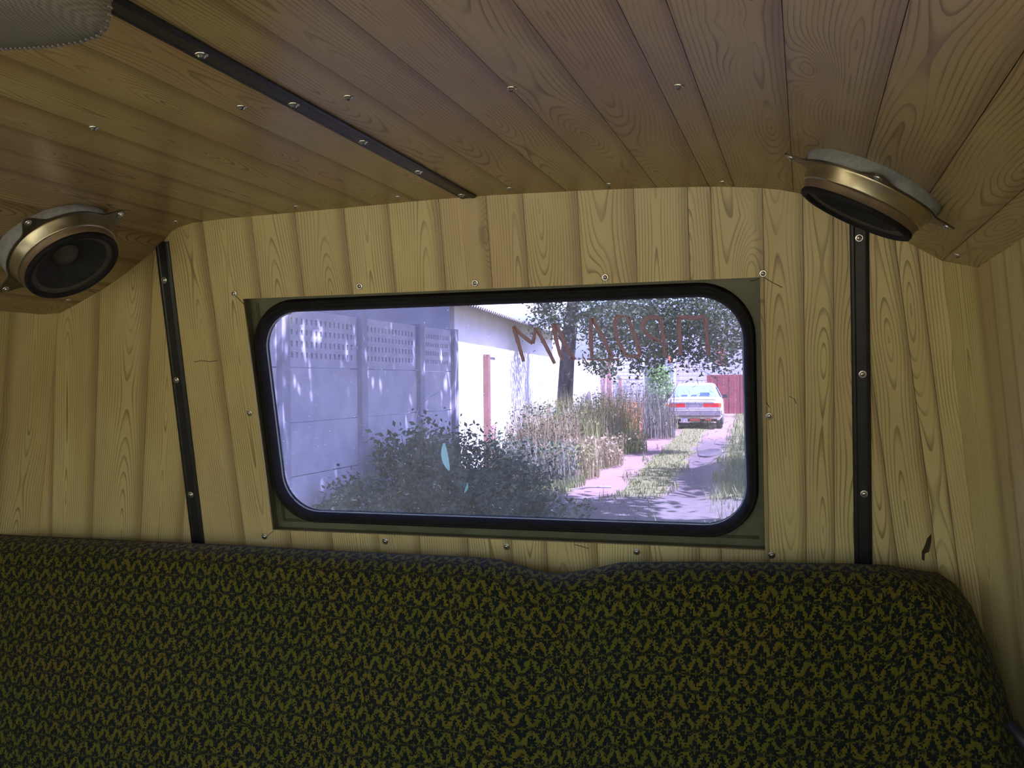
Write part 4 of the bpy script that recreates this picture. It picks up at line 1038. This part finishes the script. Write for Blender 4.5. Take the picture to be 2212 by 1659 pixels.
# ---------------------------------------------------------------- parked car, seen from behind
def car():
    e = empty('car', (0, 0, 0)); tag(e, 'white sedan parked on the lane, seen from behind', 'car')
    WHT = new_mat('white_car_paint', (0.78, 0.76, 0.74), 0.22, 0, 0.6)[0]
    BMP = noisy('shaded_bumper', (0.24, 0.21, 0.21), (0.18, 0.155, 0.16), 6, 0.7)  # bumper grey, darkened to put the rear's shade into the colour
    DK = new_mat('car_black', (0.012, 0.012, 0.014), 0.5)[0]
    REDL = new_mat('tail_lamp_red', (0.55, 0.015, 0.02), 0.15, 0, 0.8)[0]
    ORL = new_mat('tail_lamp_amber', (0.85, 0.16, 0.06), 0.15, 0, 0.8)[0]
    GLS = new_mat('car_glass', (0.16, 0.26, 0.40), 0.25, 0, 0.3)[0]
    LOW = new_mat('red_reflector', (0.65, 0.08, 0.06), 0.3)[0]
    # stations along y (0 rear .. 4.3 front): hull half-width, bottom, belt height
    st = [(0.02, 0.74, 0.36, 0.80), (0.06, 0.80, 0.30, 0.93), (0.16, 0.825, 0.27, 0.965), (0.7, 0.845, 0.26, 0.965), (1.2, 0.85, 0.24, 0.955), (2.6, 0.85, 0.24, 0.935), (3.3, 0.84, 0.25, 0.91), (4.0, 0.80, 0.27, 0.80), (4.25, 0.70, 0.34, 0.66)]
    v, f = [], []
    prof_ = lambda hw, zb, zt: [(-hw * 0.90, zb), (-hw * 0.98, zb + 0.10), (-hw, zb + (zt - zb) * 0.45), (-hw * 0.985, zt - 0.09), (-hw * 0.93, zt - 0.015), (-hw * 0.6, zt + 0.012), (0, zt + 0.02), (hw * 0.6, zt + 0.012), (hw * 0.93, zt - 0.015), (hw * 0.985, zt - 0.09), (hw, zb + (zt - zb) * 0.45), (hw * 0.98, zb + 0.10), (hw * 0.90, zb)]
    k = 13
    for y, hw, zb, zt in st: v += [(x, y, z) for x, z in prof_(hw, zb, zt)]
    for i in range(len(st) - 1):
        for j in range(k): f.append((i * k + j, (i + 1) * k + j, (i + 1) * k + (j + 1) % k, i * k + (j + 1) % k))
    f += [tuple(range(k)), tuple((len(st) - 1) * k + j for j in range(k))[::-1]]
    def L(b, nm, mt, smooth=False): return link(nm, b.me(nm, smooth), mt, e, loc=(0, 0, 0))
    L(MB().add(v, f), 'body', WHT, True)
    # cabin
    cb = [(0.72, 0.955, 0.76), (1.15, 1.325, 0.585), (1.35, 1.375, 0.575), (2.0, 1.395, 0.585), (2.35, 1.37, 0.59), (3.05, 0.93, 0.74)]
    v, f = [], []
    low = 0.93
    for y, z, hw in cb:
        bw = 0.79
        v += [(-bw, y if z > 1.0 else y, low), (-hw, y, z - 0.02), (-hw * 0.85, y, z + 0.012), (0, y, z + 0.03), (hw * 0.85, y, z + 0.012), (hw, y, z - 0.02), (bw, y, low)]
    for i in range(len(cb) - 1):
        for j in range(6): f.append((i * 7 + j, (i + 1) * 7 + j, (i + 1) * 7 + j + 1, i * 7 + j + 1))
    L(MB().add(v, f), 'cabin', WHT, True)
    def pane(nm, pts, mt=GLS): return L(MB().add(pts, [tuple(range(len(pts)))]), nm, mt)
    rw = pane('rear_window', [(-0.70, 0.69, 0.985), (0.70, 0.69, 0.985), (0.55, 1.055, 1.335), (-0.55, 1.055, 1.335)])
    for hx, sz in ((-0.33, 0.11), (-0.02, 0.09), (0.30, 0.17)):      # head rests behind the glass, seen on the pane
        L(MB().box((hx, 0.705, 1.02 + (0.03 if sz > 0.12 else 0)), (sz * 1.7, 0.02, 0.06 if sz < 0.12 else 0.13)), 'head_rest', new_mat('head_rest_cloth', (0.06, 0.10, 0.16), 0.8)[0])
    for s in (-1, 1):
        pane('side_window', [(s * 0.80, 1.0, 0.97), (s * 0.80, 2.75, 0.95), (s * 0.625, 2.2, 1.31), (s * 0.625, 1.28, 1.31)])
        L(MB().box((s * 0.50, 0.035, 0.735), (0.46, 0.05, 0.125)), 'tail_lamp', REDL)
        L(MB().box((s * 0.765, 0.055, 0.735), (0.10, 0.08, 0.125)), 'indicator_lamp', ORL)
        L(MB().box((s * 0.90, 2.55, 0.97), (0.16, 0.10, 0.12)), 'mirror', DK)
        for y in (0.85, 3.35):
            b = MB().lathe([(0.0, -0.09), (0.18, -0.10), (0.29, -0.09), (0.30, -0.05), (0.30, 0.05), (0.29, 0.09), (0.18, 0.10), (0.0, 0.09)], 24)
            o = L(b, 'wheel', DK, True); o.location = (s * 0.74, y, 0.30); o.rotation_euler = (0, math.pi / 2, 0)
            link('hub_cap', MB().lathe([(0.0, 0.112), (0.08, 0.114), (0.17, 0.106), (0.175, 0.09)], 20).me('hub_cap', True), BMP, o, loc=(0, 0, 0), rot=(0, 0 if s > 0 else math.pi, 0))
    L(MB().box((0, 0.03, 0.735), (0.50, 0.04, 0.12)), 'number_plate_panel', BMP)
    b = MB(); 
    for s in (-1, 1): pass
    bm = bmesh.new(); bmesh.ops.create_cube(bm, size=1); bmesh.ops.scale(bm, vec=(1.66, 0.24, 0.25), verts=bm.verts); bmesh.ops.bevel(bm, geom=bm.edges[:], offset=0.05, segments=3, affect='EDGES')
    me = bpy.data.meshes.new('bumper'); bm.to_mesh(me); bm.free(); link('bumper', me, BMP, e, loc=(0, 0.04, 0.50))
    L(MB().box((0, 0.0, 0.90), (1.3, 0.03, 0.02)), 'boot_gap', DK)
    L(MB().box((0, 0.20, 0.30), (1.35, 0.3, 0.14)), 'underbody', DK)
    L(MB().box((-0.30, -0.01, 0.285), (0.20, 0.05, 0.09)), 'plate', new_mat('plate_white', (0.7, 0.68, 0.75), 0.5)[0])
    L(MB().box((0.02, -0.01, 0.29), (0.32, 0.05, 0.07)), 'tow_reflector', LOW)
    L(MB().box((0.42, -0.01, 0.29), (0.20, 0.05, 0.05)), 'tow_reflector', LOW)
    L(MB().tube([(0.10, 1.10, 1.36), (0.07, 1.0, 1.46), (0.05, 0.95, 1.52)], 0.012, 6), 'aerial', DK)
    L(MB().tube([(-0.45, 1.2, 1.40), (-0.38, 1.5, 1.46)], 0.008, 5), 'wire', DK)
    return e
c = car(); p = at_y(1500, 925, 29.2); c.location = (p.x + 0.0, 29.2, gz(29.2) - 0.02); c.rotation_euler.z = math.radians(4)

# ---------------------------------------------------------------- trees
def tree(name, base, pts, rads, crown_fn, n, size, mat, label, group=None, bark=BARK, branches=()):
    e = empty(name, base); tag(e, label, 'tree', group)
    b = MB().tube(pts, rads, 12)
    for bp, br in branches: b.tube(bp, br, 7)
    b.build('trunk', bark, e, True)
    V, F_ = leaves(crown_fn(n), size); foliage('crown', V, F_, mat, e)
    return e
def clumps(center, radii, ncl, spread, lower=None):
    c = np.array(center); r = np.array(radii)
    def fn(n):
        d = rng.normal(size=(ncl, 3)); d /= np.linalg.norm(d, axis=1)[:, None]
        cc = c + d * r * rng.uniform(0.35, 1.0, (ncl, 1)) ** 0.6
        p = cc[rng.integers(0, ncl, n)] + rng.normal(size=(n, 3)) * spread
        return p
    return fn
tb = at_y(1218, 822, 21.0); tb.z = gz(21)
def hang(n):
    c = np.array((-3.9, 21.3, 5.3)); r = np.array((3.0, 2.6, 3.2))
    d = rng.normal(size=(300, 3)); d /= np.linalg.norm(d, axis=1)[:, None]; cc = c + d * r * rng.uniform(0.25, 1.0, (300, 1)) ** 0.5
    p = cc[rng.integers(0, 300, n)] + rng.normal(size=(n, 3)) * (0.30, 0.30, 0.34)
    # hanging lower sprays seen through the window
    sp = []
    for pxx, pyy, Y, k, sg in ((1190, 690, 19.5, 260, 0.22), (1180, 660, 20, 200, 0.2), (1290, 700, 20.5, 420, 0.32), (1330, 740, 20.5, 420, 0.3), (1345, 690, 20, 500, 0.32), (1400, 700, 20.5, 600, 0.34), (1420, 755, 20.8, 420, 0.26),
                               (1450, 715, 21, 500, 0.32), (1500, 690, 20.5, 600, 0.34), (1540, 720, 20.5, 420, 0.30), (1575, 680, 20, 420, 0.28), (1590, 740, 20.2, 300, 0.24), (1290, 785, 19, 130, 0.14), (1320, 800, 18.6, 50, 0.10), (1520, 770, 20.6, 150, 0.2),
                               (1560, 775, 20.4, 120, 0.16), (1380, 790, 20.3, 90, 0.14), (1470, 765, 20.6, 100, 0.16), (1250, 650, 21, 300, 0.3), (1430, 660, 21, 500, 0.4), (1350, 655, 21, 500, 0.4), (1530, 655, 21, 450, 0.35)):
        q = at_y(pxx, pyy, Y); k = int(k * 1.9); sp.append(np.array(q) + rng.normal(size=(k, 3)) * (sg, sg * 1.2, sg))
    return np.concatenate([p[p[:, 2] > 2.55]] + sp)
tree('birch_tree', tb, [tb, tb + Vector((0.0, 0, 0.9)), tb + Vector((0.08, 0, 2.0)), tb + Vector((0.16, 0.1, 3.0)), tb + Vector((0.5, 0.2, 5.0)), tb + Vector((0.8, 0.2, 7.0))], [0.24, 0.185, 0.17, 0.16, 0.12, 0.05],
     hang, 9000, 0.095, LM['hang'], 'leafy tree with a dark trunk hanging over the lane behind the garage', None, BARK,
     (([tb + Vector((0.12, 0, 2.3)), tb + Vector((-0.3, -0.1, 3.0)), tb + Vector((-0.7, -0.2, 3.9))], [0.07, 0.05, 0.03]), ([tb + Vector((0.2, 0.1, 3.0)), tb + Vector((1.2, 0.0, 3.3)), tb + Vector((2.6, 0.0, 3.1))], [0.08, 0.05, 0.02])))
# trees standing right of the lane, out of the picture, whose shade falls on fence, lane and van; one is added behind the fence
for i, (tx, ty, cx_, cy_, cz_, rx, ry, rz, n_, lab) in enumerate((
        (3.2, 4.5, 0.3, 5.6, 6.6, 3.6, 4.2, 1.5, 7600, 'broad shade tree right of the van'),
        (2.6, 11.0, -0.3, 10.2, 6.4, 2.9, 2.5, 1.3, 5600, 'shade tree beside the lane ahead of the van tail'),
        (-9.5, 10.5, -5.0, 12.0, 6.9, 3.6, 1.9, 1.2, 5200, 'unseen added tree behind the concrete fence, shading the garage end'),  # canopy added out of view to shade the garage end wall
        (5.0, 16.5, 3.45, 15.6, 5.6, 2.1, 3.2, 1.3, 12000, 'smaller shade tree right of the sunny rut'),
        (5.4, 22.5, 4.0, 22.3, 5.8, 2.0, 3.6, 1.4, 10000, 'shade tree right of the lane opposite the parked car'))):
    b_ = Vector((tx, ty, 0))
    tree('shade_tree', b_, [b_, b_ + Vector((-0.1, 0, 2.2)), Vector(((tx + cx_) / 2, (ty + cy_) / 2, 4.6)), Vector((cx_, cy_, cz_))], [0.26, 0.2, 0.14, 0.05], clumps((cx_, cy_, cz_), (rx, ry, rz), 120, (0.42, 0.42, 0.3)), n_, 0.30, LM['shade'], lab, 'shade trees right of the lane')

# ---------------------------------------------------------------- shrubs in the shade of the fence
def bush(loc, rx, ry, h, n, size, mat, label, group=None, name='bush', twigs=26):
    z0 = gz(loc[1]); e = empty(name, (loc[0], loc[1], z0)); tag(e, label, 'bush', group)
    b = MB(); tips = []
    for k in range(twigs):
        a = random.uniform(0, 6.28); q = math.sqrt(random.random()); hh = h * (1.05 - 0.5 * q * q) * random.uniform(0.7, 1.05)
        p0 = Vector((loc[0] + 0.25 * rx * q * math.cos(a), loc[1] + 0.25 * ry * q * math.sin(a), z0)); p2 = Vector((loc[0] + rx * q * math.cos(a), loc[1] + ry * q * math.sin(a), z0 + hh))
        pm = p0.lerp(p2, 0.5) + Vector((0, 0, 0.12 * h)); b.tube([p0, pm, p2], [0.010, 0.007, 0.003], 4, False); tips.append((p0, pm, p2))
    b.build('stems', STEM, e)
    P_ = []
    for _ in range(n):
        p0, pm, p2 = random.choice(tips); t = random.random() ** 0.7
        q = p0.lerp(pm, t * 2) if t < 0.5 else pm.lerp(p2, t * 2 - 1); P_.append((q.x + random.gauss(0, 0.11), q.y + random.gauss(0, 0.11), max(z0 + 0.02, q.z + random.gauss(0, 0.07))))
    V, F_ = leaves(np.array(P_), size); foliage('foliage', V, F_, mat, e)
    return e
bush((-4.35, 8.9), 0.5, 0.7, 0.75, 1500, 0.075, LM['bush'], 'low dark bush at the foot of the fence, nearest the window')
bush((-4.35, 10.2), 0.6, 0.8, 1.28, 2600, 0.075, LM['bush'], 'tallest dark bush against the concrete fence')
bush((-3.75, 9.6), 0.65, 0.7, 0.95, 2200, 0.075, LM['bush'], 'dense dark bush in front of the tall fence bush')
bush((-4.45, 12.2), 0.7, 0.9, 1.0, 2200, 0.075, LM['bush'], 'dark bush at the end of the fence before the white wall')
bush((-3.8, 11.6), 0.7, 0.8, 0.75, 2000, 0.07, LM['bush'], 'low spreading bush between the fence bushes and the lane')
bush((-3.0, 10.0), 0.8, 0.8, 0.42, 1800, 0.065, LM['bush'], 'knee-high shaded bush nearest the lane')
bush((-4.9, 14.8), 0.55, 0.8, 0.95, 900, 0.06, LM['bush'], 'thin bush at the left foot of the white garage wall')
bush((-5.1, 17.6), 0.6, 1.0, 0.80, 900, 0.06, LM['bush'], 'thin bush at the foot of the garage wall right of the door')
q = at_y(1418, 822, 33.5); bush((q.x, 33.5), 0.55, 0.6, 2.1, 3200, 0.12, LM['ivy'], 'bright green climbing shrub left of the parked car')
# bare twiggy stalks before the white wall
tw = empty('dry_stalks', (-4.9, 15.5, 0)); tag(tw, 'thin dry weed stalks before the sunlit white wall', 'plant')
for pxx, pyt, Y in ((1022, 900, 15.5), (1030, 860, 16), (1075, 890, 16.0), (1095, 905, 16.5), (1135, 870, 17.5), (1142, 830, 18), (1150, 880, 17.8), (1010, 905, 15)):
    t_ = at_y(pxx, pyt, Y); b0 = Vector((t_.x - 0.1, Y, gz(Y))); b = MB()
    b.tube([b0, b0.lerp(t_, 0.5) + Vector((0.06, 0, 0)), t_], [0.008, 0.006, 0.003], 4, False)
    for k in range(7):
        p = b0.lerp(t_, 0.35 + 0.09 * k); b.tube([p, p + Vector((random.choice((-1, 1)) * random.uniform(0.08, 0.22), random.uniform(-.1, .1), random.uniform(0.08, 0.2)))], [0.004, 0.002], 3, False)
    b.build('stalk', STEM, tw)

# ---------------------------------------------------------------- weed thicket in the sun, and the grass
def weeds(loc, r, h, n, mat, label, nl=500, lm=None):
    z0 = gz(loc[1]); e = empty('weed_clump', (loc[0], loc[1], z0)); tag(e, label, 'weeds', 'weed clumps along the lane')
    a = rng.uniform(0, 6.28, n); q = np.sqrt(rng.uniform(0, 1, n)) * r
    P_ = np.stack([loc[0] + q * np.cos(a), loc[1] + q * np.sin(a), np.full(n, z0)], 1)
    V, F_ = blades(P_, h, 0.020, 0.5); foliage('blades', V, F_, mat, e)
    a = rng.uniform(0, 6.28, nl); q = np.sqrt(rng.uniform(0, 1, nl)) * r
    P_ = np.stack([loc[0] + q * np.cos(a), loc[1] + q * np.sin(a), z0 + h * rng.uniform(0.15, 1.0, nl)], 1)
    V, F_ = leaves(P_, 0.075, 0.5); foliage('leaves', V, F_, lm or mat, e)
    return e
def gpt(pxx, pyy):
    Y = 15.0
    for _ in range(20):
        d = ray(pxx, pyy); k = (gz(Y) - CZ) / d.z; Y = (EYE + d * k).y
    p = EYE + ray(pxx, pyy) * ((gz(Y) - CZ) / ray(pxx, pyy).z); return (p.x, p.y)
for (pxx, pyy), r, h, n, mk, lk, lab in (
        ((1180, 1000), 0.75, 0.95, 420, 'weed_b', 'bush', 'mixed weeds at the shaded left end of the sunny verge'),
        ((1215, 985), 0.8, 1.0, 420, 'weed_y', 'weed_y', 'yellow-green weeds before the tree trunk'),
        ((1255, 975), 0.9, 1.0, 480, 'weed_b', 'weed_y', 'straw-coloured weeds right of the tree trunk'),
        ((1300, 965), 0.9, 1.05, 480, 'weed_y', 'weed_y', 'yellow-green weeds before the pink gate posts'),
        ((1335, 958), 0.6, 0.85, 300, 'weed_r', 'weed_r', 'rusty red weeds in the middle of the verge'),
        ((1370, 945), 1.1, 1.25, 700, 'weed_g', 'weed_g', 'tall grey brush clump before the white shed'),
        ((1400, 930), 0.9, 0.6, 380, 'weed_b', 'weed_b', 'low straw weeds nearest the parked car'),
        ((1220, 1030), 0.6, 0.55, 320, 'weed_b', 'weed_y', 'low straw weeds at the edge of the left rut, nearer the van'),
        ((1280, 1005), 0.6, 0.5, 320, 'weed_b', 'weed_b', 'low straw weeds at the edge of the left rut, mid verge'),
        ((1340, 975), 0.6, 0.45, 300, 'weed_y', 'weed_b', 'low green weeds at the edge of the left rut, further off'),
        ((1160, 1040), 0.7, 0.6, 360, 'weed_g', 'bush', 'greyish weeds in the shade beside the dark bushes')):
    weeds(gpt(pxx, pyy), r, h * (1.18 if h > 0.8 else 1.0), int(n * 1.25), LM[mk], lab, 620, LM[lk])
pos = []
while len(pos) < 26000:
    y = random.uniform(6.5, 40) if random.random() < 0.75 else random.uniform(6.5, 20); x = random.uniform(-0.62 * y, 0.02 * y + 0.5)
    if x < -4.7 and y < 13: continue
    if x < -5.35 and y < 27: continue
    if y > 28 and x < -6.2: continue
    d = x - track_x(y) + 0.12 * math.sin(y * 2.1)
    if abs(d) < 0.33 or abs(d - 1.45) < 0.33: continue
    if y < 13 and -3.0 < x and random.random() < 0.85: continue
    pos.append((x, y, gz(y) - 0.01))
pos = np.array(pos); near = np.abs(pos[:, 0] - (-3.05 - (pos[:, 1] - 14) * 0.058) - 0.72) < 0.45
V1, F1 = blades(pos[near], 0.06, 0.014, 0.8, 2); V2, F2 = blades(pos[~near], 0.17, 0.014, 0.7, 2)
go = foliage('grass', np.concatenate([V1, V2]), np.concatenate([F1, F2 + len(V1)]), LM['grass']); tag(go, 'short grass growing between and beside the wheel ruts', 'grass', kind='stuff')
# a fallen stick across the left rut
s0, s1 = gpt(1232, 1062), gpt(1320, 1058)
tag(MB().tube([(s0[0], s0[1], gz(14) + 0.03), ((s0[0] + s1[0]) / 2, (s0[1] + s1[1]) / 2, gz(14) + 0.05), (s1[0], s1[1], gz(14) + 0.04)], [0.008, 0.012, 0.018], 6).build('stick', noisy('pale_stick', (0.12, 0.10, 0.09), (0.30, 0.27, 0.25), 6, 0.8)), 'pale stick lying across the near end of the left rut', 'stick')
